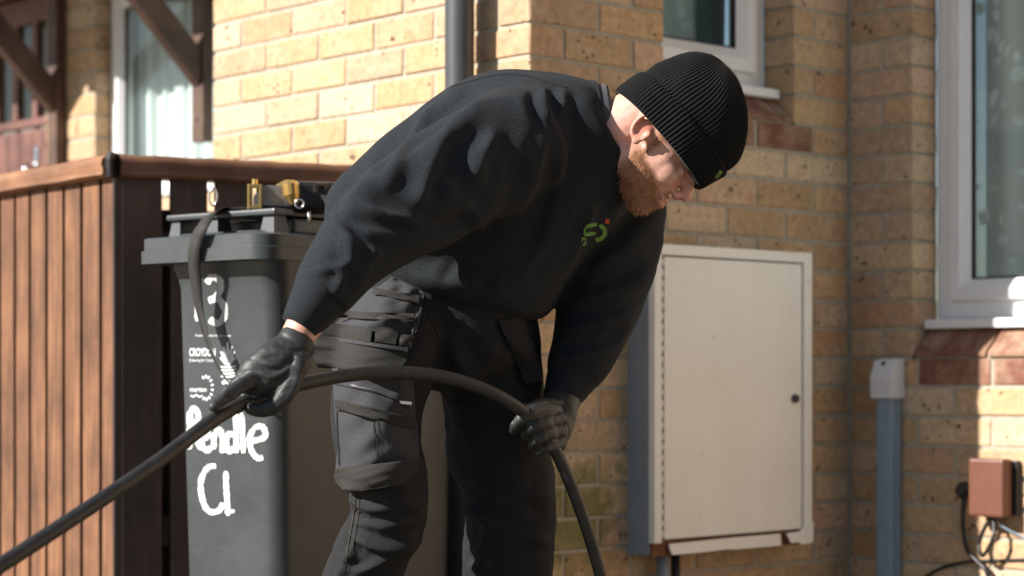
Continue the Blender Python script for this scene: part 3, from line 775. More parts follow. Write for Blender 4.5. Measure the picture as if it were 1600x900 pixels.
# hinge bar, wheels and axle (behind and below)
m = MB(); m.tube([MBn @ Vector((.03, BD + .045, .955)), MBn @ Vector((BW - .03, BD + .045, .955))], .013, 12)
for xx in (.04, BW - .04): m.box(MBn, (xx - .012, BD - .01, .94), (xx + .012, BD + .05, .97), .003)
m.build('hinge_bar', M_bin, wb)
for xx in (-.022, BW + .022):
    m = MB(); q = MBn @ Vector((xx, BD - .03, .10)); e1 = Vector((d1.x, d1.y, 0)) * .02
    m.tube([q - e1, q - e1 * .8, q + e1 * .8, q + e1], [.085, .1, .1, .085], 28); wl = m.build('wheel', M_gasket, wb, True)
    m = MB(); m.tube([q - e1 * 1.15, q + e1 * 1.15], .045, 20); m.build('hub', M_bin, wl)
bb = bvh_of(bin_body)
# hand-painted address
def painted(name, strokes, wd, seed):
    m = MB()
    for i, s in enumerate(strokes): stroke(bb, s, wd, .0005 + .0001 * i, m, 8, .16, seed + i)
    o = m.build(name, M_paint, wb, fix=False); return o
painted('number_three', [[(323, 443), (331, 433), (343, 438), (345, 452), (337, 464), (327, 470)], [(326, 470), (340, 467), (350, 478), (351, 494), (341, 505), (327, 499)]], 10.5, 1)
painted('number_one', [[(306, 445), (308, 502)]], 6.5, 3)
painted('street_name', [[(297, 642), (297, 672), (296, 702)], [(296, 648), (303, 638), (310, 648), (307, 664), (298, 672)], [(300, 672), (308, 690), (316, 702)],
                        [(313, 690), (324, 682), (324, 672), (317, 676), (316, 694), (324, 704), (330, 698)],
                        [(334, 676), (335, 702)], [(335, 682), (343, 671), (348, 684), (348, 708)],
                        [(366, 680), (358, 678), (354, 692), (359, 706), (367, 698)], [(369, 644), (370, 708)],
                        [(378, 644), (381, 708)],
                        [(392, 690), (414, 683), (412, 668), (400, 668), (391, 684), (394, 704), (404, 716), (412, 714)]], 9.5, 5)
painted('street_suffix', [[(338, 728), (326, 730), (316, 745), (314, 765), (320, 790), (330, 800), (343, 797), (349, 786)], [(353, 736), (354, 765), (357, 806)], [(362, 796), (363, 802)]], 9, 30)
# printed council logos: text laid on the flat of the body
def printed(txt, px, py, h_px, w_px=None, name='printed_text', bold=0.0):
    cu = bpy.data.curves.new('t', 'FONT'); cu.body = txt; cu.size = 1.0; cu.offset = bold
    o = bpy.data.objects.new('t', cu); COL.objects.link(o); dg = bpy.context.evaluated_depsgraph_get(); dg.update()
    me = bpy.data.meshes.new_from_object(o.evaluated_get(dg)); bpy.data.objects.remove(o); bpy.data.curves.remove(cu)
    co_ = np.array([v.co[:] for v in me.vertices]); mn = co_.min(0); mx_ = co_.max(0)
    s = h_px / .72
    sx = s if w_px is None else w_px / (mx_[0] - mn[0])
    v = []
    for c_ in co_:
        h = cast(bb, px + (c_[0] - mn[0]) * sx, py - c_[1] * s); v.append(h[0] + h[1] * .0005)
    o2 = mesh_obj(name, v, [tuple(p.vertices) for p in me.polygons], M_print, wb); bpy.data.meshes.remove(me); return o2
printed('Working together to tackle waste', 305, 526, 4.0, 56, 'printed_slogan', .01)
printed('CROYDON', 296, 556, 12, 41, 'printed_logo', .035)
printed('Delivering for Croydon', 296, 565, 5, 41, 'printed_logo', .01)
printed('merton', 297, 612, 8, 26, 'printed_logo', .02)
m = MB()
for i in range(11):
    a = math.radians(-100 + 250 * i / 10 - 40); cxp, cyp = 322, 606
    p0 = (cxp + 8 * math.cos(a), cyp + 15 * math.sin(a)); p1 = (cxp + 12.5 * math.cos(a), cyp + 20.5 * math.sin(a))
    if not (150 < (math.degrees(a) % 360) < 240): stroke(bb, [p0, p1], 3.6, 0.0005, m, 2)
stroke(bb, [(298, 617), (302, 620), (307, 617), (312, 620), (317, 618)], 2.6, 0.0005, m, 4); m.build('printed_wave_logo', M_print, wb, fix=False)
m = MB()          # crest: leafy spray over a ribbed scroll
for (x0_, y0_, x1_, y1_) in ((356, 566, 356, 534), (356, 566, 349, 541), (356, 566, 363, 541), (356, 568, 345, 549), (356, 568, 367, 549), (356, 570, 344, 558), (356, 570, 368, 558)):
    stroke(bb, [(x0_, y0_), ((x0_ + x1_) / 2, (y0_ + y1_) / 2), (x1_, y1_)], (6.5, 3), 0.0005, m, 4)
for yy in (573, 578, 583, 588): stroke(bb, [(345, yy), (356, yy + 1), (369, yy - 1)], 3.0, 0.0005, m, 4)
stroke(bb, [(348, 600), (352, 596), (358, 598), (360, 606), (352, 612), (346, 620)], 6, 0.0005, m, 5)
m.build('printed_crest', M_print, wb, fix=False)

# ------------------------------------------------------------------ strap and equipment case on the bin lid
M_web = plain_noise('black_webbing', (.010, .0095, .008), (.024, .022, .018), 160, .75, .4, .001)
M_brass = plain_noise('brass', (.55, .36, .12), (.75, .52, .2), 30, .32, .1, .001, Metallic=.85)
M_case = plain_noise('black_leatherette', (.018, .018, .019), (.03, .03, .031), 120, .45, .3, .001)
ztop = zt_ + dz + .011
def binpt(px, py, y):            # on a vertical plane parallel to the front of the bin, y metres behind it
    o = B0 + d2 * y; s = hit(o, d1, px); q = o + d1 * s
    return Vector((q.x, q.y, H - (py - HY) / F * q.y))
def ribbon(pts, side, wid, th=.002):
    """flat webbing: centreline points with a width direction each"""
    m = MB(); rings = []
    for i, p in enumerate(pts):
        t = (pts[min(i + 1, len(pts) - 1)] - pts[max(i - 1, 0)]).normalized()
        s = side[i] if isinstance(side, list) else side
        s = (s - t * s.dot(t)).normalized(); n_ = t.cross(s).normalized()
        ww = (wid[i] if isinstance(wid, list) else wid) / 2
        rings.append([p + s * ww + n_ * th / 2, p - s * ww + n_ * th / 2, p - s * ww - n_ * th / 2, p + s * ww - n_ * th / 2])
    m.loft(rings); return m
st = empty('carry_strap', (B0.x, B0.y, 1.0)); tag(st, 'long black webbing strap looped over the bin lid and hanging down its front', 'strap')
cl = [binpt(438, 322, .10), binpt(400, 325, .08), binpt(355, 328, .05), binpt(332, 333, -.01), binpt(318, 352, -.052), binpt(307, 376, -.058), binpt(303, 400, -.057), binpt(306, 440, -.045), binpt(313, 490, -.034), binpt(327, 540, -.04), binpt(345, 580, -.05), binpt(366, 606, -.06), binpt(388, 622, -.06)]
cl = catmull(cl, 8); s1_ = Vector((d1.x, d1.y, 0)); s2_ = Vector((d2.x, d2.y, 0))
sides = []
for i in range(len(cl)):
    t = i / (len(cl) - 1)
    k = max(0, min(1, (t - .12) / .2)); tw = .7 * math.sin(max(0, t - .6) * 5.5)
    sides.append((s2_ * (1 - k) + (s1_ * math.cos(tw) + s2_ * math.sin(tw)) * k))
ribbon(cl, sides, [.034 if i < len(cl) * .5 else .034 - .012 * min(1, (i / len(cl) - .5) * 3) for i in range(len(cl))]).build('webbing', M_web, st, True)
m = MB(); c0 = binpt(333, 308, .03)
m.tube([c0 + Vector((math.cos(a) * .008, 0, math.sin(a) * .018)) for a in [2 * math.pi * i / 16 for i in range(17)]], .0022, 8, cap=False); m.build('snap_ring', M_steel, st, True)

ec = empty('equipment_case', tuple(binpt(460, 330, .16))); tag(ec, 'black equipment case with brass fittings lying on the bin lid', 'case')
q0 = binpt(468, 330, .10); dq = Vector((.96, .28, 0)).normalized(); dn = Vector((dq.y, -dq.x, 0)); zb_ = ztop
Mq = Matrix(((dq.x, -dn.x, 0, q0.x), (dq.y, -dn.y, 0, q0.y), (0, 0, 1, zb_), (0, 0, 0, 1)))    # x right, y away
m = MB(); m.box(Mq, (-.075, .02, .001), (.075, .14, .042), .008); m.build('lower_shell', M_case, ec)
m = MB(); m.box(Mq, (-.025, .0, .004), (.085, .15, .060), .010); m.build('body', M_case, ec)
m = MB(); m.box(Mq, (-.082, .018, .008), (-.024, .022, .050), .001); m.build('grey_band', plain_noise('grey_webbing', (.16, .16, .15), (.22, .22, .21), 90, .8, .3, .001), ec)
m = MB()
for (x0_, x1_, z0_, z1_) in ((-.105, -.099, .0, .052), (-.082, -.076, .0, .052), (-.099, -.082, .0, .008), (-.099, -.082, .044, .052)): m.box(Mq, (x0_, .012, z0_), (x1_, .026, z1_), .0015)
m.tube([Mq @ Vector((-.09, .019, .05)), Mq @ Vector((-.09, .019, .062))], .006, 12); m.build('buckle', M_brass, ec)
m = MB(); m.tube([Mq @ Vector((-.02, -.006, .058)), Mq @ Vector((-.02, -.006, .052)), Mq @ Vector((-.018, -.006, .03)), Mq @ Vector((-.012, -.006, .012))], [.012, .019, .018, .009], 18); m.box(Mq, (-.034, -.004, .044), (-.006, .10, .061), .006); m.build('clasp', M_brass, ec)
m = MB(); c0 = Mq @ Vector((-.004, -.022, .010))
m.tube([c0 + Vector((math.cos(a) * .009, 0, math.sin(a) * .009)) for a in [2 * math.pi * i / 16 for i in range(17)]], .002, 8, cap=False); m.box(Mq, (.012, -.03, -.03), (.017, -.024, -.006)); m.build('clip_ring', M_steel, ec, True)
m = MB(); m.tube([Mq @ Vector((.03, -.012, .05)), Mq @ Vector((.078, .01, .052))], .005, 10); m.tube([Mq @ Vector((.03, -.012, .052)), Mq @ Vector((.033, -.012, .036))], .006, 10); m.build('strap_bar', M_black, ec)
cl = catmull([Mq @ Vector((.048, -.010, .046)), Mq @ Vector((.062, -.016, .02)), Mq @ Vector((.073, -.022, -.012)), Mq @ Vector((.078, -.025, -.05))], 6)
ribbon(cl, Vector((.9, .4, 0)), .03).build('side_strap', M_web, ec, True)
# ------------------------------------------------------------------ the worker
SEG = 28
def ring(c, u, v, ru, rv, e=2.0, n=SEG):
    out = []
    for k in range(n):
        a = 2 * math.pi * k / n; ca, sa = math.cos(a), math.sin(a)
        out.append(c + u * (ru * math.copysign(abs(ca) ** (2 / e), ca)) + v * (rv * math.copysign(abs(sa) ** (2 / e), sa)))
    return out
DEPTH = Vector((0, 1, 0))
def limb(mb, st, e=2.0, sub=5, capl=.6, roundcap=True):
    """st: (px, py, Y, half width px, half depth m) along a limb; widths are across the limb in the picture plane"""
    pts = [P(s[0], s[1], s[2]) for s in st]
    cen = catmull(pts, sub)
    prm = []
    for i in range(len(st) - 1):
        for k in range(sub):
            t = k / sub; t = t * t * (3 - 2 * t) if False else t
            prm.append(((st[i][3] * st[i][2] * (1 - t) + st[i + 1][3] * st[i + 1][2] * t) / F, st[i][4] * (1 - t) + st[i + 1][4] * t))
    prm.append((st[-1][3] * st[-1][2] / F, st[-1][4]))
    rings = []
    for i, c_ in enumerate(cen):
        t = (cen[min(i + 1, len(cen) - 1)] - cen[max(i - 1, 0)]).normalized()
        u = t.cross(DEPTH).normalized(); v = u.cross(t).normalized()
        rings.append(ring(c_, u, v, prm[i][0], prm[i][1], e))
        if roundcap and i in (0, len(cen) - 1):
            sg = -1 if i == 0 else 1; extra = []
            for f_ in (.35, .65, .88, .98):
                sc_ = math.sqrt(1 - f_ * f_); extra.append(ring(c_ + t * sg * f_ * min(prm[i]) * capl, u, v, prm[i][0] * sc_, prm[i][1] * sc_, e))
            if i == 0: rings = extra[::-1] + rings
            else: rings += extra
    mb.loft(rings); return mb
def fuse(mb, voxel, smooth=6, factor=.5):
    """merge overlapping shapes into one continuous skin"""
    o = mb.build('tmp', None if False else M_black, None, False)
    r = o.modifiers.new('r', 'REMESH'); r.mode = 'VOXEL'; r.voxel_size = voxel
    if smooth:
        s_ = o.modifiers.new('s', 'SMOOTH'); s_.iterations = smooth; s_.factor = factor
    dg = bpy.context.evaluated_depsgraph_get(); dg.update()
    me = bpy.data.meshes.new_from_object(o.evaluated_get(dg))
    bpy.data.objects.remove(o); me.materials.clear(); return me
def arrays(me):
    n = len(me.vertices); co = np.empty(n * 3, np.float32); me.vertices.foreach_get('co', co)
    no = np.empty(n * 3, np.float32); me.vertex_normals.foreach_get('vector', no)
    return co.reshape(-1, 3).astype(np.float64), no.reshape(-1, 3).astype(np.float64)
def setco(me, co): me.vertices.foreach_set('co', co.astype(np.float32).ravel()); me.update()
def seg_dist(p, poly):
    """distance in photo pixels to a polyline, signed side, and position along it 0..1"""
    best = np.full(len(p), 1e9); side = np.zeros(len(p)); par = np.zeros(len(p))
    poly = np.array([(q.x, q.y) for q in catmull([(x, y, 0) for x, y in poly], 6)]) if len(poly) > 2 else np.array(poly, float)
    ls = np.linalg.norm(np.diff(poly, axis=0), axis=1); cum = np.concatenate([[0], np.cumsum(ls)]); tot = cum[-1]
    for i in range(len(poly) - 1):
        a = poly[i]; d = poly[i + 1] - a; l2 = d @ d
        t = np.clip(((p - a) @ d) / l2, 0, 1); q = a + t[:, None] * d; dd = np.linalg.norm(p - q, axis=1)
        m = dd < best; best[m] = dd[m]; par[m] = (cum[i] + t[m] * ls[i]) / tot
        cr = d[0] * (p[:, 1] - a[1]) - d[1] * (p[:, 0] - a[0]); side[m] = np.sign(cr[m])
    return best, side, par
def sculpt(me, folds, noise_amp=0.0, noise_scale=1.0, seed=3, noise_stretch=(1, 1, 1), soften=0):
    """cloth folds: ridges (amp>0) and valleys (amp<0) in metres, on the side that faces the viewer"""
    co, no = arrays(me); view = co - np.array([0, 0, H]); view /= np.linalg.norm(view, axis=1)[:, None]
    face = np.clip(-(no * view).sum(1) * 2.2 + .35, 0, 1)
    p = proj(co); disp = np.zeros(len(co))
    for f_ in folds:
        pts, amp, wid = f_[:3]; sharp = f_[3] if len(f_) > 3 else 0.0
        d, s, t = seg_dist(p, pts)
        taper = np.clip(np.minimum(t, 1 - t) * 4 + .12, 0, 1)
        d = d * np.where(s > 0, 1 + sharp, 1 - sharp)      # one flank steeper than the other
        g_ = .62 * np.exp(-(d / wid) ** 2) + .38 * np.exp(-d / (wid * .55)) - .38 * np.exp(-((d - 2.0 * wid) / (wid * 1.1)) ** 2)
        disp += (amp * 1.15 if amp > 0 else amp) * g_ * taper * face
    disp = np.where(disp < 0, -.0085 * np.tanh(-disp / .0085), .018 * np.tanh(disp / .018))
    if noise_amp:
        q = np.random.RandomState(seed); x = co * np.array(noise_stretch)
        wv = np.zeros(len(co)); warp = np.zeros_like(co)
        for k in range(6):
            kv = q.normal(size=3) * 9 * noise_scale; warp += np.sin(x @ kv + q.uniform(0, 6.3))[:, None] * q.normal(size=3) * .025
        for k in range(22):
            kv = q.normal(size=3) * (14 + 2.2 * k) * noise_scale
            wv += np.sin((x + warp) @ kv + q.uniform(0, 6.3)) / (1 + .14 * k)
        wv = np.sign(wv) * np.abs(wv) ** 1.15
        disp += noise_amp * wv / 3.0
    setco(me, co + no * disp[:, None])
    if soften:                                        # relax the cloth a little
        bm = bmesh.new(); bm.from_mesh(me)
        for _ in range(soften): bmesh.ops.smooth_vert(bm, verts=bm.verts[:], factor=.5, use_axis_x=True, use_axis_y=True, use_axis_z=True)
        bm.to_mesh(me); bm.free()
def finish(me, name, mt, parent):
    me.materials.append(mt); me.polygons.foreach_set('use_smooth', [True] * len(me.polygons)); me.name = name
    o = bpy.data.objects.new(name, me); COL.objects.link(o); attach(o, parent); return o

def cloth(name, c1, c2, scale=240, rough=.85, sheen=.25, bs=.25, bd=.0012, weave=None):
    m = plain_noise(name, c1, c2, scale, rough, bs, bd)
    BS(m).inputs['Sheen Weight'].default_value = sheen; BS(m).inputs['Sheen Roughness'].default_value = .45
    BS(m).inputs['Specular IOR Level'].default_value = .1
    return m
M_fleece = cloth('charcoal_sweatshirt_fleece', (.0125, .015, .0176), (.0265, .0305, .034), 300, .95, .02, .5, .002)
M_rib = cloth('charcoal_rib_knit', (.013, .0155, .018), (.025, .0285, .032), 420, .95, .02, .4)
M_trou = cloth('dark_grey_workwear_twill', (.0155, .0158, .0165), (.0265, .0268, .0275), 340, .85, .015, .2)
M_trou2 = cloth('mid_grey_pocket_cotton', (.034, .0345, .037), (.052, .0525, .056), 300, .8, .06, .2)
M_cordura = cloth('cordura_reinforcement', (.018, .0177, .0165), (.050, .048, .044), 520, .9, .02, .6, .0012)
M_stitch = mat('grey_thread', (.15, .15, .15), .8)
M_wool = cloth('black_wool_knit', (.006, .0065, .0065), (.013, .0135, .0135), 500, .95, .05, .6, .001)
M_glove = plain_noise('black_nitrile', (.013, .0142, .014), (.021, .0225, .0215), 60, .55, .25, .0015)
M_skin = mat('skin', (.62, .38, .30), .5)
BS(M_skin).inputs['Subsurface Weight'].default_value = .12; BS(M_skin).inputs['Subsurface Radius'].default_value = (.012, .004, .002)
co = coords(M_skin); n1 = noise(M_skin, co, 45, 7, .7); r = ramp(M_skin, [(.3, (.52, .265, .19)), (.55, (.61, .355, .275)), (.75, (.65, .42, .335))]); L(M_skin, n1, 0, r, 0)
at = N(M_skin, 'Attribute', attribute_name='beard'); x = mixc(M_skin, (at, 'Fac'), (r, 0), (.36, .175, .095))
at2 = N(M_skin, 'Attribute', attribute_name='blush'); x2 = mixc(M_skin, (at2, 'Fac'), (x, 2), (.60, .20, .14))
L(M_skin, x2, 2, BS(M_skin), 'Base Color'); n2 = noise(M_skin, co, 420, 3, .6); bump(M_skin, n2, 0, .25, .001)
M_hair = mat('ginger_hair', (.36, .165, .065), .5); 
info = N(M_hair, 'NewGeometry'); r = ramp(M_hair, [(0, (.22, .09, .038)), (.5, (.40, .19, .085)), (1, (.60, .36, .20))]); L(M_hair, info, 'Random Per Island', r, 0); L(M_hair, r, 0, BS(M_hair), 'Base Color')

gx_, gy_ = P(700, 900, 3.72).x, 3.72
man = empty('person', (gx_, gy_, 0))
tag(man, 'person in black beanie, dark sweatshirt and work trousers bending to feed a cable', 'person')

# ---- head frame
HO = P(1030, 215, 3.70)
hf = Vector((.64, -.10, -.755)).normalized(); hu = Vector((.755, 0.02, .65)); hu = (hu - hf * hu.dot(hf)).normalized(); hr = hf.cross(hu).normalized()
if hr.y > 0: hr = -hr                                   # towards the viewer: his right side
def HP(f, u, r_=0.0): return HO + hf * f + hu * u + hr * r_
MH = Matrix((hf, hu, hr)).transposed()
# ---- body (one continuous skin: head, neck, trunk, arms, legs)
b = MB()
def hb(f, u, r_, rf, ru, rr_): b.ball(HP(f, u, r_), (rf, ru, rr_), 14, MH)
hb(-.006, .035, 0, .099, .098, .076)            # skull
hb(.030, -.030, 0, .062, .070, .060)            # mid face
hb(.034, -.072, 0, .052, .045, .050)            # jaw
hb(.064, -.098, 0, .027, .024, .026)            # chin
for s_ in (-1, 1):
    hb(.052, -.036, .034 * s_, .034, .030, .022)    # cheek
    hb(.010, -.070, .044 * s_, .045, .032, .016)    # jaw angle
    hb(.084, .012, .028 * s_, .022, .012, .024)     # brow
    hb(.076, -.013, .031 * s_, .014, .011, .015)    # closed lid
    hb(.100, -.045, .011 * s_, .010, .008, .007)    # nostril wing
hb(.088, -.072, 0, .016, .016, .024)            # mouth mound
hb(.0945, -.066, 0, .007, .005, .020)           # upper lip
hb(.092, -.079, 0, .007, .0055, .018)            # lower lip
b.tube([HP(.086, .008), HP(.100, -.014), HP(.112, -.034), HP(.112, -.042)], [.010, .011, .0125, .010], 14)     # nose
# right ear (towards viewer)
er = [HP(-.020 + .018 * math.cos(t), -.018 + .027 * math.sin(t),   .077 + .004 * math.sin(t)) for t in [math.radians(a) for a in range(60, 331, 18)]]
b.tube(er, .0046, 8); b.ball(HP(-.020, -.018, .067), (.015, .024, .006), 10, MH); b.ball(HP(-.013, -.044, .072), (.009, .010, .006), 8, MH); b.ball(HP(-.005, -.024, .073), (.006, .008, .006), 8, MH)
er = [HP(-.020 + .018 * math.cos(t), -.018 + .027 * math.sin(t), -.074) for t in [math.radians(a) for a in range(60, 331, 18)]]
b.tube(er, .0052, 8); b.ball(HP(-.020, -.018, -.070), (.018, .027, .006), 10, MH)
b.tube([HP(-.045, .02), HP(-.050, -.03), HP(-.060, -.075), P(925, 228, 3.73), P(890, 250, 3.77)], [.062, .060, .059, .062, .07], 24)  # neck
limb(b, [(905, 240, 3.76, 60, .09), (820, 290, 3.79, 90, .12), (740, 360, 3.79, 90, .12), (695, 440, 3.77, 85, .12)], 2.2)
limb(b, [(800, 245, 3.64, 48, .05), (690, 290, 3.50, 44, .046), (575, 365, 3.37, 40, .042), (500, 470, 3.31, 32, .034), (462, 530, 3.285, 26, .025), (440, 556, 3.28, 24, .02)])
limb(b, [(955, 320, 3.88, 52, .06), (945, 400, 3.87, 46, .052), (925, 500, 3.82, 38, .042), (893, 592, 3.76, 28, .030), (872, 630, 3.73, 24, .024), (862, 652, 3.72, 20, .018)])
limb(b, [(672, 460, 3.72, 58, .07), (598, 620, 3.65, 44, .056), (605, 780, 3.61, 36, .042), (560, 930, 3.66, 34, .042), (515, 1150, 3.74, 32, .04)])
limb(b, [(745, 470, 3.82, 58, .07), (770, 620, 3.83, 46, .058), (795, 780, 3.80, 38, .045), (798, 930, 3.86, 34, .042), (800, 1150, 3.92, 32, .04)])
me = fuse(b, .0032, 4)
co_, no_ = arrays(me)
rel = co_ - np.array(HO); hf_, hu_, hr_ = (rel @ np.array(v) for v in (hf, hu, hr))
# carve the mouth line and the eye hollows
dn_ = np.zeros(len(co_))
dn_ -= .0035 * np.exp(-((hu_ + .0725) / .0035) ** 2) * np.clip((hf_ - .078) * 90, 0, 1) * (np.abs(hr_) < .024)
for s_ in (-1, 1): dn_ -= .006 * np.exp(-((hu_ + .010) / .012) ** 2 - ((hr_ - s_ * .031) / .017) ** 2) * (hf_ > .05)
setco(me, co_ + no_ * dn_[:, None])
beard = np.clip((-.046 - hu_ - .30 * np.clip(hf_ - .03, 0, 1)) / .012, 0, 1)          # below the sideburn line
beard *= np.clip((hf_ + .010 - .16 * np.clip(-hu_ - .06, 0, 1)) / .012, 0, 1) * np.clip((hu_ + .132) / .01, 0, 1)
beard *= 1 - np.exp(-((hu_ + .073) / .008) ** 2) * (hf_ > .088) * (np.abs(hr_) < .022)
beard = np.maximum(beard, np.clip((-.054 - hu_) / .006, 0, 1) * np.clip((hf_ - .08) / .01, 0, 1) * (hu_ > -.066) * .8)   # moustache
side_ = np.clip((hf_ - .0) / .008, 0, 1) * np.clip((.022 - hf_) / .008, 0, 1) * (hu_ < -.0) * (np.abs(hr_) > .05)
beard = np.maximum(beard, side_ * .9) * (np.linalg.norm(rel, axis=1) < .2)
blush = np.exp(-((hf_ + .022) / .022) ** 2 - ((hu_ + .02) / .03) ** 2) * (hr_ > .070) * .9
blush = np.maximum(blush, .55 * np.exp(-((hf_ - .108) / .02) ** 2 - ((hu_ + .04) / .02) ** 2))
blush = np.maximum(blush, .8 * np.exp(-((hu_ + .073) / .007) ** 2) * (hf_ > .09) * (np.abs(hr_) < .02)) * (np.linalg.norm(rel, axis=1) < .2)
for nm_, ar in (('beard', beard), ('blush', blush)):
    at_ = me.attributes.new(nm_, 'FLOAT', 'POINT'); at_.data.foreach_set('value', ar.astype(np.float32))
body = finish(me, 'body', M_skin, man)
# ---- beard: short strands standing on the jaw
idx = np.where((beard > .35) & (hf_ < .094) & (np.linalg.norm(rel, axis=1) < .2))[0]
pick = RN.choice(idx, min(14000, len(idx) * 6)); v = []; f = []
co_, no_ = arrays(body.data)
for k in pick:
    p0 = Vector(co_[k]) + Vector(RN.normal(size=3)) * .0018; n_ = Vector(no_[k])
    dr_ = (n_ * .38 + hf * .35 - hu * .75 + Vector(RN.normal(size=3)) * .28).normalized(); ln = RN.uniform(.0025, .0068) * (.35 + .65 * beard[k])
    if RN.rand() > beard[k] ** 1.3 + .1: continue
    s_ = dr_.cross(n_).normalized() * RN.uniform(.00022, .0004); mid = p0 + dr_ * ln * .55 + n_ * .0006; n0 = len(v)
    v += [p0 - s_, p0 + s_, mid + s_ * .8, mid - s_ * .8, p0 + dr_ * ln - hu * .0012]; f += [(n0, n0 + 1, n0 + 2, n0 + 3), (n0 + 3, n0 + 2, n0 + 4)]
mesh_obj('beard', v, f, M_hair, man)
for s_ in (-1, 1):
    v = []; f = []
    for k in range(90):
        t = RN.uniform(-1, 1); p0 = HP(.103 - .012 * t * t, .004 + .003 * RN.normal() * .6, (.030 + .018 * t) * s_); d_ = (hr * (.8 * s_) + hf * .5 + hu * RN.normal() * .2).normalized() * .008; w_ = hu * .0004; n0 = len(v)
        v += [p0 - w_, p0 + w_, p0 + d_]; f.append((n0, n0 + 1, n0 + 2))
    mesh_obj('eyebrow', v, f, M_hair, man)

# ---- sweatshirt
b = MB()
def trunk(mb, rows, e=2.3):
    """rows: upper outline point, lower outline point, depth, half depth"""
    sub = 5; A = catmull([P(r_[0][0], r_[0][1], r_[2]) for r_ in rows], sub); Bq = catmull([P(r_[1][0], r_[1][1], r_[3]) for r_ in rows], sub)
    D = [r_[4] for r_ in rows]; dd = [D[i] + (D[i + 1] - D[i]) * k / sub for i in range(len(D) - 1) for k in range(sub)] + [D[-1]]
    rings = []
    for i in range(len(A)):
        c_ = (A[i] + Bq[i]) / 2; u = (A[i] - Bq[i]) / 2; ru = u.length; u = u.normalized()
        ax = ((A[min(i + 1, len(A) - 1)] + Bq[min(i + 1, len(A) - 1)]) - (A[max(i - 1, 0)] + Bq[max(i - 1, 0)])).normalized()
        v = (DEPTH - u * DEPTH.dot(u)).normalized(); rings.append(ring(c_, u, v, ru, dd[i], e, 40))
    mb.loft(rings)
trunk(b, [((592, 446), (812, 502), 3.77, 3.74, .155), ((552, 412), (842, 497), 3.78, 3.74, .172), ((522, 378), (858, 488), 3.79, 3.75, .185), ((509, 335), (876, 464), 3.79, 3.76, .197), ((520, 295), (886, 446), 3.80, 3.76, .20), ((566, 250), (915, 410), 3.80, 3.78, .21),
          ((640, 183), (945, 375), 3.80, 3.80, .215), ((712, 130), (975, 335), 3.80, 3.82, .215), ((780, 108), (990, 300), 3.79, 3.82, .20), ((860, 111), (990, 280), 3.77, 3.80, .165), ((912, 124), (968, 272), 3.75, 3.77, .115), ((934, 134), (952, 270), 3.745, 3.755, .09)])
# right sleeve
limb(b, [(808, 222, 3.60, 92, .115), (745, 258, 3.545, 92, .115), (680, 295, 3.48, 88, .105), (615, 335, 3.415, 80, .10), (570, 372, 3.37, 70, .09), (533, 415, 3.335, 58, .08), (507, 452, 3.315, 51, .068), (500, 462, 3.31, 47, .062)], 2.1, capl=.5)
limb(b, [(790, 228, 3.63, 90, .115), (850, 212, 3.70, 80, .10), (900, 200, 3.75, 60, .07)], 2.1)
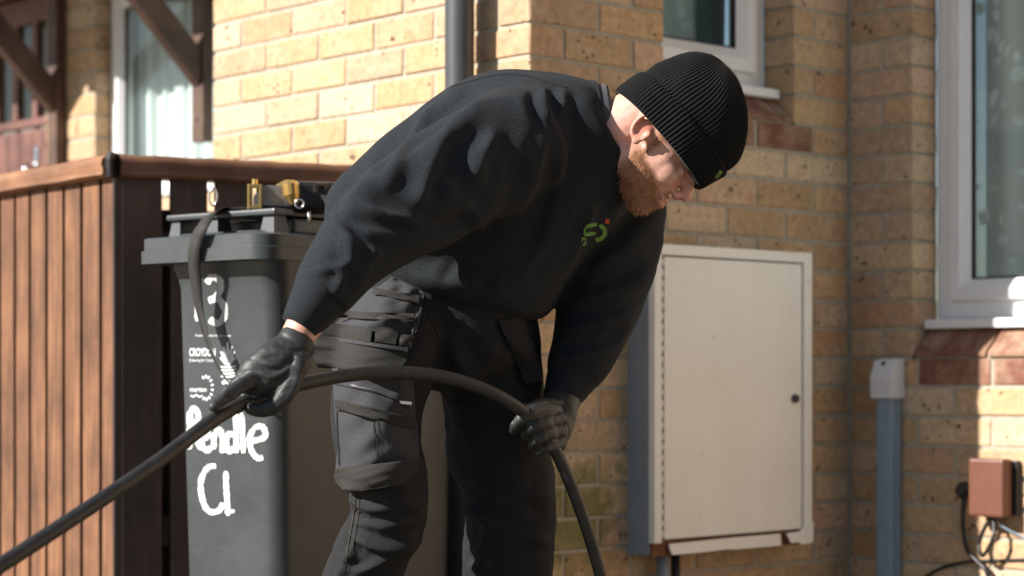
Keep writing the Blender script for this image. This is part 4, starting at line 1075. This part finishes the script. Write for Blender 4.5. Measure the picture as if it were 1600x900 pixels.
# left sleeve
limb(b, [(958, 318, 3.90, 84, .11), (950, 370, 3.89, 88, .11), (945, 420, 3.87, 80, .10), (934, 482, 3.84, 66, .09), (916, 540, 3.80, 54, .075), (900, 575, 3.775, 48, .062), (896, 584, 3.77, 44, .056)], 2.1, capl=.5)
me = fuse(b, .0055, 18)
folds = [
    # sleeve: long ridge from the back of the shoulder to the elbow, and the folds fanning from the armpit
    ([(820, 150), (760, 165), (700, 200), (650, 245), (590, 280), (540, 320), (515, 350)], .012, 16, .25),
    ([(745, 140), (700, 185), (668, 230)], -.016, 11, 0), ([(655, 185), (612, 240), (582, 288)], -.011, 10, 0), ([(680, 165), (640, 215), (606, 265)], .012, 9, 0), ([(560, 270), (540, 300), (520, 335)], -.010, 9, 0),
    ([(705, 200), (690, 230), (672, 265), (660, 300), (650, 330)], .013, 13, -.2), ([(706, 222), (712, 260), (735, 300)], -.016, 13, 0),
    ([(775, 200), (755, 240), (738, 285)], .011, 13, 0), ([(792, 205), (800, 240), (803, 280)], -.012, 12, 0),
    ([(830, 140), (836, 170), (850, 200)], -.008, 9, 0), ([(858, 140), (866, 165), (872, 185)], -.008, 9, 0), ([(845, 140), (850, 165), (858, 190)], .006, 8, 0), ([(880, 140), (878, 165), (872, 185)], .006, 8, 0),
    # elbow bunching
    ([(560, 318), (600, 336), (640, 346), (668, 350)], .009, 8, .3), ([(550, 340), (605, 352), (665, 364)], -.010, 8, 0), ([(535, 350), (570, 372), (610, 392)], -.006, 7, 0), ([(535, 366), (565, 388), (600, 402)], .005, 7, 0),
    ([(515, 345), (540, 365), (548, 395), (552, 420)], .008, 11, 0), ([(555, 408), (520, 420), (486, 422)], .005, 6, 0),
    ([(540, 420), (530, 445), (526, 462)], .006, 8, 0), ([(590, 380), (570, 420), (552, 448)], .006, 9, 0),
    ([(640, 330), (690, 350), (740, 345)], -.008, 14, 0), ([(620, 380), (660, 385), (700, 375), (750, 345), (785, 310)], .007, 12, 0), ([(720, 310), (745, 340), (760, 370)], .005, 10, 0),
    # chest drape from the shoulder to the hem
    ([(850, 200), (838, 260), (812, 320), (780, 350)], .010, 12, 0), ([(880, 220), (868, 300), (845, 380), (805, 440)], .009, 14, 0), ([(905, 260), (893, 330), (868, 400), (830, 455)], .008, 13, 0),
    ([(865, 250), (852, 330), (820, 400)], -.010, 12, 0), ([(930, 300), (905, 380), (868, 440)], .008, 12, 0), ([(950, 310), (930, 370), (900, 430)], -.008, 11, 0),
    ([(640, 430), (700, 440), (760, 452), (815, 455)], .010, 16, 0), ([(720, 390), (760, 420), (800, 440)], -.006, 12, 0), ([(690, 440), (705, 420), (715, 400)], -.006, 9, 0), ([(740, 455), (760, 440), (770, 420)], -.006, 9, 0),
    # left sleeve
    ([(1030, 330), (1000, 360), (960, 400), (920, 420)], .008, 12, 0), ([(1030, 380), (995, 415), (950, 440)], -.009, 11, 0), ([(1015, 430), (985, 450), (930, 462)], .009, 11, 0), ([(1000, 460), (960, 480), (900, 490)], -.010, 10, 0),
    ([(985, 490), (950, 505), (890, 510)], .008, 9, 0), ([(975, 520), (940, 530), (880, 540)], -.008, 9, 0), ([(955, 545), (920, 555), (875, 560)], .006, 8, 0), ([(985, 500), (975, 520), (960, 540)], .006, 8, 0),
]
sculpt(me, folds, .0020, .8, 11, soften=1)
shirt = finish(me, 'sweatshirt', M_fleece, man)
sb_ = bvh_of(shirt)
# ribbed cuffs and hem band
b = MB(); limb(b, [(503, 457, 3.312, 45, .06), (490, 477, 3.30, 41, .054), (477, 496, 3.29, 35, .046), (467, 511, 3.285, 30, .038)], 2.1, roundcap=False); b.build('cuff', M_rib, shirt, True)
b = MB(); limb(b, [(899, 578, 3.775, 44, .056), (890, 596, 3.765, 38, .050), (881, 614, 3.75, 32, .042), (874, 627, 3.742, 28, .036)], 2.1, roundcap=False); b.build('cuff', M_rib, shirt, True)
m = MB()
for o_, pr in ((0, [(452, 462), (468, 451), (500, 455), (528, 468), (543, 482)]), (1, [(454, 467), (469, 456), (500, 460), (526, 472), (540, 486)])):
    m = stroke(sb_, pr, 2.2, .0012, MB(), 8); m.build('seam', M_rib, shirt, fix=False)
m = MB(); stroke(sb_, [(700, 137), (730, 128), (770, 118), (800, 116), (830, 120), (860, 130), (885, 137)], 1.8, .001, m, 10); m.build('seam', M_rib, shirt, fix=False)
# polo collar standing out of the neck
M_polo = cloth('dark_grey_polo_pique', (.055, .058, .062), (.08, .083, .088), 420, .9, .1, .4)
def collar_ring(c_, rx, rz, tilt):
    ax = Vector((.985, 0, .10)).normalized(); u = ax.cross(DEPTH).normalized(); v = u.cross(ax).normalized()
    return c_, u, v, ax
c_, u_, v_, ax_ = collar_ring(P(934, 206, 3.735), 0, 0, 0)
rings = []
for (h_, r1, r2) in ((-.04, .094, .092), (-.01, .0885, .087), (.020, .0845, .083), (.0255, .0815, .080), (.014, .077, .076)):
    rg = ring(c_ + ax_ * h_, u_, v_, r1, r2, 2.0, 48); rings.append(rg)
m = MB(); m.loft(rings, cap=False); m.build('polo_collar', M_polo, man, True)
# fold-over collar leaf and chest emblem
m = MB()
rings = []
for i, (h_, r_) in enumerate(((.007, .0915), (-.014, .097), (-.042, .107), (-.045, .105), (-.014, .0945), (.007, .0895))):
    rings.append(ring(c_ + ax_ * h_, u_, v_, r_ * 1.0, r_ * .97, 2.0, 48))
m.loft(rings, cap=False); m.build('collar_leaf', M_fleece, man, True)
M_green = cloth('green_embroidery', (.09, .20, .03), (.13, .28, .05), 500, .7, .1); M_orange = cloth('red_embroidery', (.32, .05, .02), (.4, .07, .03), 500, .7, .1)
m = MB()
stroke(sb_, [(916, 354), (924, 351), (932, 350)], 5.6, .0016, m, 5); stroke(sb_, [(912, 366), (920, 365), (930, 364)], 5.6, .0016, m, 5); stroke(sb_, [(911, 370), (912, 383)], 6.4, .0016, m, 5)
stroke(sb_, [(936, 351), (943, 357), (944, 365), (938, 372), (929, 374)], 6.6, .0018, m, 6); stroke(sb_, [(916, 354), (913, 360), (914, 366)], 3.4, .0017, m, 5)
em = m.build('chest_emblem', M_green, shirt, fix=False)
m = MB(); stroke(sb_, [(944.5, 345), (948, 345), (951.5, 345)], 7.5, .0018, m, 5); m.build('emblem_dot', M_orange, em, fix=False)

# ---- beanie
NR = 96; sub = 7; nseg = NR * sub
def hat_ring(u, rad, off, rib, tw=0.0, cf=0.0):
    out = []
    for k in range(nseg):
        a = 2 * math.pi * k / nseg; rb = abs(math.sin(a * NR / 2 + tw)) ** .7
        r1 = 1.0 + 0; rf_, rr_ = rad * 1.0, rad * .80
        wob = .0018 * math.sin(3 * a + u * 30) + .0013 * math.sin(7 * a - u * 55)
        p = HP(cf + rf_ * .975 * math.cos(a), u * .97 - .004, rr_ * .985 * math.sin(a)); n_ = (hf * math.cos(a) + hr * math.sin(a)).normalized()
        out.append(p + n_ * (off + rib * (rb - .6) + wob))
    return out
def hat_part(name, prof, rib, cfs):
    m = MB(); m.loft([hat_ring(u, r_, 0, rib * sc_, 0, cf) for (u, r_, sc_, cf) in prof]); return m.build(name, M_wool, man, True)
def dense(prof, n):
    out = []
    c_ = catmull([(p[0], p[1], p[3]) for p in prof], n)
    for i, q in enumerate(c_):
        j = min(i / n, len(prof) - 1); k = int(j); t = j - k; s1 = prof[k][2]; s2 = prof[min(k + 1, len(prof) - 1)][2]
        out.append((q.x, max(q.y, .001), s1 + (s2 - s1) * t, q.z))
    return out
crown = hat_part('beanie', dense([(.02, .112, .5, .003), (.055, .118, 1, .006), (.085, .118, 1, .008), (.112, .108, 1, .008), (.138, .093, 1, .004), (.158, .076, .9, -.002), (.174, .052, .7, -.008), (.183, .028, .4, -.010), (.186, .006, .05, -.010)], 7), .0030, 0)
m = MB(); pr = [(.000, .110, .6), (-.003, .114, .8), (-.003, .1185, 1), (.006, .1215, 1), (.03, .1235, 1), (.050, .1245, 1), (.0565, .1225, .9), (.057, .118, .6), (.050, .112, .3)]
m.loft([hat_ring(q[0], q[1], 0, .0038 * q[2], 0, .003 + .05 * q[0]) for q in pr]); br = m.build('turn_up', M_wool, crown, True)
m = MB(); sbv = bvh_of(br); stroke(sbv, [(1118, 278), (1123, 272), (1127, 267)], 5, .001, m, 4)
if m.f: m.build('hat_tag', M_green, crown, fix=False)
# stray wool fuzz on the crown
v = []; f = []; bco = [x.co for x in crown.data.vertices]
for k in RN.choice(len(bco), 2600):
    p0 = bco[k]; d_ = ((p0 - HP(0, .06)).normalized() + Vector(RN.normal(size=3)) * .7).normalized() * RN.uniform(.003, .008); w_ = Vector(RN.normal(size=3)) * .00012; n0 = len(v)
    v += [p0 - w_, p0 + w_, p0 + d_]; f.append((n0, n0 + 1, n0 + 2))
mesh_obj('wool_fuzz', v, f, M_wool, crown)
# ---- trousers
b = MB()
limb(b, [(700, 405, 3.77, 95, .14), (702, 440, 3.77, 105, .15), (710, 490, 3.77, 112, .155), (718, 545, 3.77, 112, .14)], 2.4)
limb(b, [(650, 450, 3.72, 78, .11), (615, 540, 3.67, 80, .11), (592, 620, 3.64, 72, .105), (590, 700, 3.62, 66, .10), (608, 765, 3.60, 58, .092), (603, 820, 3.61, 58, .088), (578, 870, 3.63, 58, .085), (556, 930, 3.66, 58, .085), (520, 1060, 3.72, 56, .08), (505, 1140, 3.75, 54, .08)], 2.1)
limb(b, [(750, 460, 3.82, 80, .11), (765, 540, 3.83, 82, .11), (771, 620, 3.83, 80, .11), (779, 700, 3.82, 78, .105), (797, 765, 3.80, 70, .095), (798, 820, 3.81, 70, .09), (793, 870, 3.83, 71, .09), (792, 930, 3.86, 70, .09), (796, 1060, 3.90, 64, .085), (798, 1150, 3.93, 60, .085)], 2.1)
me = fuse(b, .0055, 12)
folds = [
    ([(545, 776), (572, 792), (610, 796)], .007, 6, 0), ([(540, 800), (590, 812), (658, 802)], -.007, 6, 0), ([(548, 834), (600, 858), (662, 842)], .012, 8, .3), ([(550, 822), (600, 842), (658, 826)], -.008, 7, 0),
    ([(552, 898), (605, 872), (658, 850)], .008, 7, 0), ([(570, 910), (615, 885), (655, 866)], -.006, 6, 0), ([(525, 910), (545, 870), (558, 842)], .006, 6, 0), ([(600, 778), (632, 786), (662, 802)], .006, 6, 0), ([(530, 885), (552, 880), (575, 884)], -.005, 5, 0),
    ([(720, 790), (745, 800), (765, 815)], .012, 9, 0), ([(735, 775), (755, 785), (775, 800)], -.012, 8, 0), ([(745, 870), (760, 840), (765, 815)], .010, 9, 0), ([(740, 840), (752, 850), (765, 840)], -.009, 7, 0), ([(735, 890), (755, 880), (765, 868)], .009, 8, 0),
    ([(690, 670), (705, 720), (725, 760)], .008, 10, 0), ([(780, 760), (820, 770), (860, 765)], .006, 10, 0), ([(770, 800), (810, 790), (855, 800)], -.006, 10, 0), ([(790, 850), (825, 840), (860, 850)], .006, 9, 0),
    ([(640, 560), (650, 620), (655, 680)], -.007, 10, 0), ([(700, 520), (720, 570), (760, 600)], .008, 12, 0), ([(690, 560), (715, 610), (750, 640)], -.008, 11, 0), ([(800, 520), (825, 560), (842, 600)], .008, 9, 0),
    ([(680, 640), (672, 690), (668, 740)], .006, 9, 0)]
sculpt(me, folds, .0024, 1.6, 23, (1, 1, .55))
trousers = finish(me, 'trousers', M_trou, man)
tb_ = bvh_of(trousers)
def conform(name, left, right, off, mt, parent, nu=18, nv=16, th=.004, bulge=.0, bvh=None, wr=0.0, seed=1):
    """cloth panel lying on the trousers; left/right outlines in photo points, top to bottom"""
    bvh = bvh or tb_
    def edge(pl, t):
        pts = catmull([(x, y, 0) for x, y in pl], 6) if len(pl) > 2 else [Vector((pl[0][0], pl[0][1], 0)), Vector((pl[1][0], pl[1][1], 0))]
        s = t * (len(pts) - 1); i = min(int(s), len(pts) - 2); return pts[i].lerp(pts[i + 1], s - i)
    grid = []; last = None; q = random.Random(seed); ph = [q.uniform(0, 6) for _ in range(6)]
    for j in range(nv + 1):
        a_1, b_1 = edge(left, j / nv), edge(right, j / nv); row = []
        for i in range(nu + 1):
            p = a_1.lerp(b_1, i / nu); h = cast(bvh, p.x, p.y); row.append((p, None if h[0] is None else h[0].y))
        grid.append(row)
    ys = np.array([[np.nan if c_[1] is None else c_[1] for c_ in row] for row in grid])
    # panels bridge hollows and hang past the leg's edge: fill and soften the depth
    med = np.nanmedian(ys)
    for j in range(nv + 1):
        r_ = ys[j]; ok = ~np.isnan(r_)
        if ok.sum() >= 2: ys[j] = np.interp(np.arange(nu + 1), np.where(ok)[0], r_[ok])
        else: ys[j] = med
    ys = np.minimum(ys, np.nanmin(ys) + .10)
    for _ in range(8):
        e_ = np.pad(ys, 1, mode='edge'); ys = np.minimum((e_[:-2, 1:-1] + e_[2:, 1:-1] + e_[1:-1, :-2] + e_[1:-1, 2:] + 4 * ys) / 8, ys + .0015)
    v = []; f = []
    for layer in (0, 1):
        for j in range(nv + 1):
            for i in range(nu + 1):
                u_, w_ = i / nu, j / nv
                bl = bulge * math.sin(math.pi * u_) * math.sin(math.pi * min(1, w_ * 1.0)) if bulge else 0
                wv = wr * (math.sin(7 * u_ + 5 * w_ + ph[0]) + math.sin(13 * u_ - 9 * w_ + ph[1]) + .7 * math.sin(21 * w_ + 8 * u_ + ph[2]) + .6 * math.sin(17 * (u_ + w_) + ph[3]))
                p = grid[j][i][0]; v.append(P(p.x, p.y, ys[j][i] - off - bl - wv + (th if layer else 0)))
    W_ = nu + 1; K = W_ * (nv + 1)
    for j in range(nv):
        for i in range(nu):
            a0 = j * W_ + i; f.append((a0, a0 + W_, a0 + W_ + 1, a0 + 1)); f.append((a0 + K, a0 + K + 1, a0 + K + W_ + 1, a0 + K + W_))
    rim = [i for i in range(nu)] + [j * W_ + nu for j in range(nv)] + [nv * W_ + i for i in range(nu, 0, -1)] + [j * W_ for j in range(nv, 0, -1)]
    for i in range(len(rim)):
        a0, b0 = rim[i], rim[(i + 1) % len(rim)]; f.append((a0, b0, b0 + K, a0 + K))
    o = mesh_obj(name, v, f, mt, None, True)
    bm = bmesh.new(); bm.from_mesh(o.data); bmesh.ops.recalc_face_normals(bm, faces=bm.faces[:]); bm.to_mesh(o.data); bm.free()
    md = o.modifiers.new('e', 'EDGE_SPLIT'); md.split_angle = math.radians(60)
    attach(o, parent); return o
# hanging holster pocket on the right hip
hol = conform('holster_pocket', [(612, 432), (590, 448), (560, 458), (530, 500), (505, 520)], [(660, 455), (656, 478), (652, 500), (646, 520), (643, 532)], .018, M_trou2, trousers, 30, 30, .006, .012, None, .0022, 4)
conform('pocket_band', [(586, 449), (580, 458)], [(655, 462), (654, 473)], .034, M_cordura, hol, 24, 4, .003, .0, None, .0012, 5)
conform('pocket_band', [(536, 486), (526, 496)], [(648, 490), (646, 502)], .036, M_cordura, hol, 24, 4, .003, .0, None, .0012, 6)
conform('tool_loop', [(515, 505), (501, 528)], [(582, 511), (579, 534)], .037, M_cordura, hol, 14, 6, .004, .003, None, .0006, 8)
conform('tool_loop', [(587, 514), (585, 534)], [(622, 518), (618, 538)], .037, M_cordura, hol, 8, 6, .004, .003, None, .0006, 9)
conform('tool_loop', [(626, 522), (623, 540)], [(645, 524), (642, 543)], .036, M_cordura, hol, 6, 6, .004, .002, None, .0006, 9)
lowf = conform('pocket_base', [(500, 526), (490, 538), (485, 549), (492, 563), (497, 575)], [(637, 545), (637, 552), (635, 562), (628, 572), (618, 579)], .054, M_cordura, hol, 26, 14, .010, .006, None, .0006, 12)
conform('pocket_piping', [(501, 524), (499, 529)], [(637, 543), (637, 549)], .062, M_trou2, hol, 24, 3, .004)
conform('side_binding', [(655, 458), (648, 500), (640, 525)], [(663, 456), (656, 500), (646, 527)], .030, M_trou2, hol, 4, 20, .004, 0, None, .001, 3)
sheet_tag = conform('white_label', [(519, 575), (519, 584)], [(528, 575), (528, 584)], .03, M_print, trousers, 3, 3, .002)
# thigh cargo pocket with zip, tape and reinforced base
cg = conform('cargo_pocket', [(521, 595), (522, 640), (527, 690), (524, 732)], [(645, 588), (649, 640), (654, 690), (655, 722)], .016, M_trou2, trousers, 30, 30, .006, .010, None, .0020, 21)
conform('pocket_tape', [(522, 624), (524, 639)], [(652, 654), (653, 672)], .031, M_cordura, cg, 24, 4, .003, .0, None, .0012, 31)
conform('knee_flap', [(524, 732), (522, 742), (523, 750), (532, 762), (543, 770)], [(655, 717), (655, 726), (652, 738), (645, 748), (632, 757)], .032, M_cordura, cg, 26, 12, .006, .006, None, .0012, 41)
cgb = bvh_of(cg)
for i, s_ in enumerate(([(584, 655), (586, 690), (589, 718)], [(590, 655), (592, 690), (594, 716)], [(527, 640), (528, 680), (531, 728)], [(522, 600), (570, 610), (610, 622), (640, 640)])):
    m = stroke(cgb, s_, 1.6, .002, MB(), 10)
    if m.f: m.build('seam', M_trou, cg, fix=False)
m = stroke(cgb, [(550, 602), (580, 610), (612, 622)], 2.6, .004, MB(), 10); m.build('zip', mat('zip_metal', (.10, .10, .105), .35, Metallic=.6), cg, fix=False)
h = cast(cgb, 632, 629)
m = MB(); q = P(632, 629, (h[0].y if h[0] is not None else 3.53) - .008); m.box(Matrix.Translation(q) @ Matrix.Rotation(math.radians(6), 4, 'Y'), (-.012, -.002, -.003), (.013, .002, .003), .001); m.tube([q + Vector((-.012, 0, 0)), q + Vector((-.02, 0, .003)), q + Vector((-.012, -.001, .005))], .0018, 8); m.build('zip_pull', M_steel, cg)
# side seam and knee seams
for s_ in ([(556, 775), (552, 810), (545, 850), (535, 905)], [(562, 775), (559, 812), (552, 850), (541, 905)], [(562, 808), (590, 806), (602, 803)], [(710, 768), (722, 764), (731, 766)], [(660, 470), (700, 560), (715, 640)], [(775, 780), (820, 772), (864, 768)], [(690, 700), (705, 745), (716, 770)]):
    m = stroke(tb_, s_, 2.0, .0016, MB(), 10)
    if m.f: m.build('seam', M_cordura, trousers, fix=False)
# second pocket flap hanging at his far hip
conform('far_pocket', [(778, 500), (800, 550), (822, 600)], [(815, 497), (836, 545), (846, 595)], .012, M_trou, trousers, 8, 16, .006, .004, None, .001, 51)
# safety boots
M_boot = plain_noise('black_boot_leather', (.02, .019, .018), (.035, .033, .031), 60, .5, .3)
for (bx, by, rot) in ((P(505, 1140, 3.75).x, 3.75, -.25), (P(798, 1150, 3.93).x, 3.93, -.5)):
    Mb = Matrix.Translation((bx, by, 0)) @ Matrix.Rotation(rot, 4, 'Z')
    rings = [[Mb @ Vector((x, w_ * math.cos(a), z0 + h_ * (.5 + .5 * math.sin(a)))) for a in [2 * math.pi * k / 20 for k in range(20)]] for (x, w_, z0, h_) in ((-.085, .03, .02, .06), (-.075, .042, .015, .16), (-.03, .047, .012, .18), (.03, .048, .012, .15), (.08, .05, .012, .095), (.15, .05, .012, .075), (.19, .04, .014, .06), (.205, .02, .02, .035))]
    m = MB(); m.loft(rings); bt = m.build('boot', M_boot, man, True)
    m = MB(); m.loft([[Mb @ Vector((x, w_ * s_, z)) for (w_, z) in ((.9, .0), (1, .022)) for s_ in ((1,) if w_ == .9 else (1,))] + [Mb @ Vector((x, -w_ * s_, z)) for (w_, z) in ((1, .022), (.9, .0)) for s_ in (1,)] for (x, s_) in ((-.09, .036), (-.05, .048), (.03, .05), (.12, .056), (.19, .045), (.21, .02))]); m.build('sole', M_gasket, bt)

# ------------------------------------------------------------------ cable
M_cable = plain_noise('black_cable_sheath', (.009, .0095, .010), (.022, .022, .021), 40, .5, .1, .001)
cpt = [(-110, 948, 2.72), (-10, 890, 2.80), (120, 806, 2.93), (240, 726, 3.06), (340, 652, 3.18), (410, 617, 3.27), (470, 600, 3.335), (540, 587, 3.40), (610, 582, 3.45), (680, 587, 3.50), (740, 602, 3.54), (790, 625, 3.575), (835, 658, 3.62), (868, 705, 3.66), (893, 760, 3.69), (915, 820, 3.71), (932, 875, 3.73), (946, 930, 3.75), (965, 1010, 3.78), (985, 1110, 3.80), (1000, 1200, 3.80)]
m = MB(); pts = catmull([P(*q) for q in cpt], 10); m.tube(pts, .0114, 24); cable = m.build('cable', M_cable, None, True)
tag(cable, 'thick black cable held in both gloved hands and arching down to the ground', 'cable')

# ------------------------------------------------------------------ gloved hands
def digit(mb, pts, rads, sub=4):
    c_ = catmull([P(*q) for q in pts], sub); rr_ = []
    for i in range(len(pts) - 1):
        for k in range(sub): rr_.append(rads[i] + (rads[i + 1] - rads[i]) * k / sub)
    rr_.append(rads[-1]); mb.tube(c_, rr_, 14); mb.ball(c_[-1], rads[-1] * 1.0, 8); mb.ball(c_[0], rads[0], 8)
# right hand: over the cable, index laid along it, thumb closing from below
b = MB()
limb(b, [(463, 536, 3.28, 29, .027), (452, 550, 3.27, 32, .026), (430, 570, 3.255, 37, .026), (405, 590, 3.25, 36, .024), (390, 602, 3.25, 30, .02)], 2.4, capl=.8)
digit(b, [(398, 592, 3.235), (372, 606, 3.205), (350, 622, 3.18), (334, 636, 3.165)], [.013, .012, .0105, .0088])               # index along the top
digit(b, [(404, 585, 3.25), (380, 594, 3.245), (362, 610, 3.25), (360, 628, 3.245)], [.013, .0122, .0112, .0095])             # middle, over the far side
digit(b, [(418, 585, 3.275), (398, 590, 3.30), (384, 612, 3.31), (388, 634, 3.285)], [.013, .012, .011, .0092])               # ring
digit(b, [(435, 590, 3.30), (420, 602, 3.325), (410, 622, 3.33), (415, 640, 3.30)], [.012, .0108, .0098, .0085])              # little finger
digit(b, [(468, 566, 3.255), (456, 598, 3.245), (436, 628, 3.235), (412, 640, 3.232), (392, 639, 3.226)], [.018, .0165, .0145, .0128, .0105])   # thumb under the cable
me = fuse(b, .0024, 4)
sculpt(me, [([(400, 570), (430, 578), (462, 560)], -.0022, 4, 0), ([(395, 580), (425, 590), (455, 575)], .0016, 4, 0), ([(425, 545), (450, 555), (475, 560)], .0018, 4, 0), ([(415, 556), (440, 566), (470, 575)], -.0018, 4, 0), ([(430, 535), (455, 545), (480, 556)], -.0016, 3.5, 0), ([(405, 600), (380, 612), (355, 628)], .0014, 4, 0), ([(378, 600), (384, 608)], -.002, 3, 0), ([(352, 617), (358, 626)], -.002, 3, 0), ([(470, 580), (460, 610), (445, 635)], .002, 5, 0)], .0007, 3.0, 8)
finish(me, 'glove', M_glove, man)
# rolled rim of the glove
b = MB(); limb(b, [(468, 530, 3.284, 29.5, .028), (465, 534, 3.282, 31.5, .029), (460, 541, 3.277, 31, .029), (456, 546, 3.274, 29, .027)], 2.2, roundcap=False); b.build('glove_rim', M_glove, man, True)
# left hand: fist round the cable
b = MB()
limb(b, [(880, 622, 3.735, 26, .026), (872, 640, 3.715, 32, .027), (866, 662, 3.695, 32, .027), (864, 682, 3.69, 27, .025), (864, 694, 3.69, 22, .022)], 2.4, capl=.8)
digit(b, [(868, 642, 3.67), (846, 640, 3.632), (824, 648, 3.605), (806, 664, 3.61), (802, 672, 3.62)], [.0135, .0128, .0118, .0108, .0092])
digit(b, [(874, 656, 3.665), (852, 660, 3.625), (832, 668, 3.61), (822, 680, 3.63)], [.0135, .0125, .0118, .0102])
digit(b, [(876, 674, 3.668), (856, 678, 3.635), (840, 686, 3.622), (833, 695, 3.64)], [.013, .012, .0112, .0098])
digit(b, [(876, 692, 3.672), (862, 697, 3.65), (849, 702, 3.638), (843, 706, 3.655)], [.0118, .011, .0102, .009])
digit(b, [(870, 634, 3.70), (850, 632, 3.68), (830, 636, 3.655), (818, 642, 3.64)], [.015, .0138, .0122, .010])          # thumb laid over the top
me = fuse(b, .0024, 4)
sculpt(me, [([(868, 640), (884, 655), (890, 675)], .0018, 4, 0), ([(860, 650), (872, 668), (874, 690)], -.0016, 4, 0)], .0006, 3.0, 9)
finish(me, 'glove', M_glove, man)
b = MB(); limb(b, [(884, 615, 3.745, 27, .028), (881, 620, 3.742, 29, .030), (876, 630, 3.735, 29, .029)], 2.2, roundcap=False); b.build('glove_rim', M_glove, man, True)
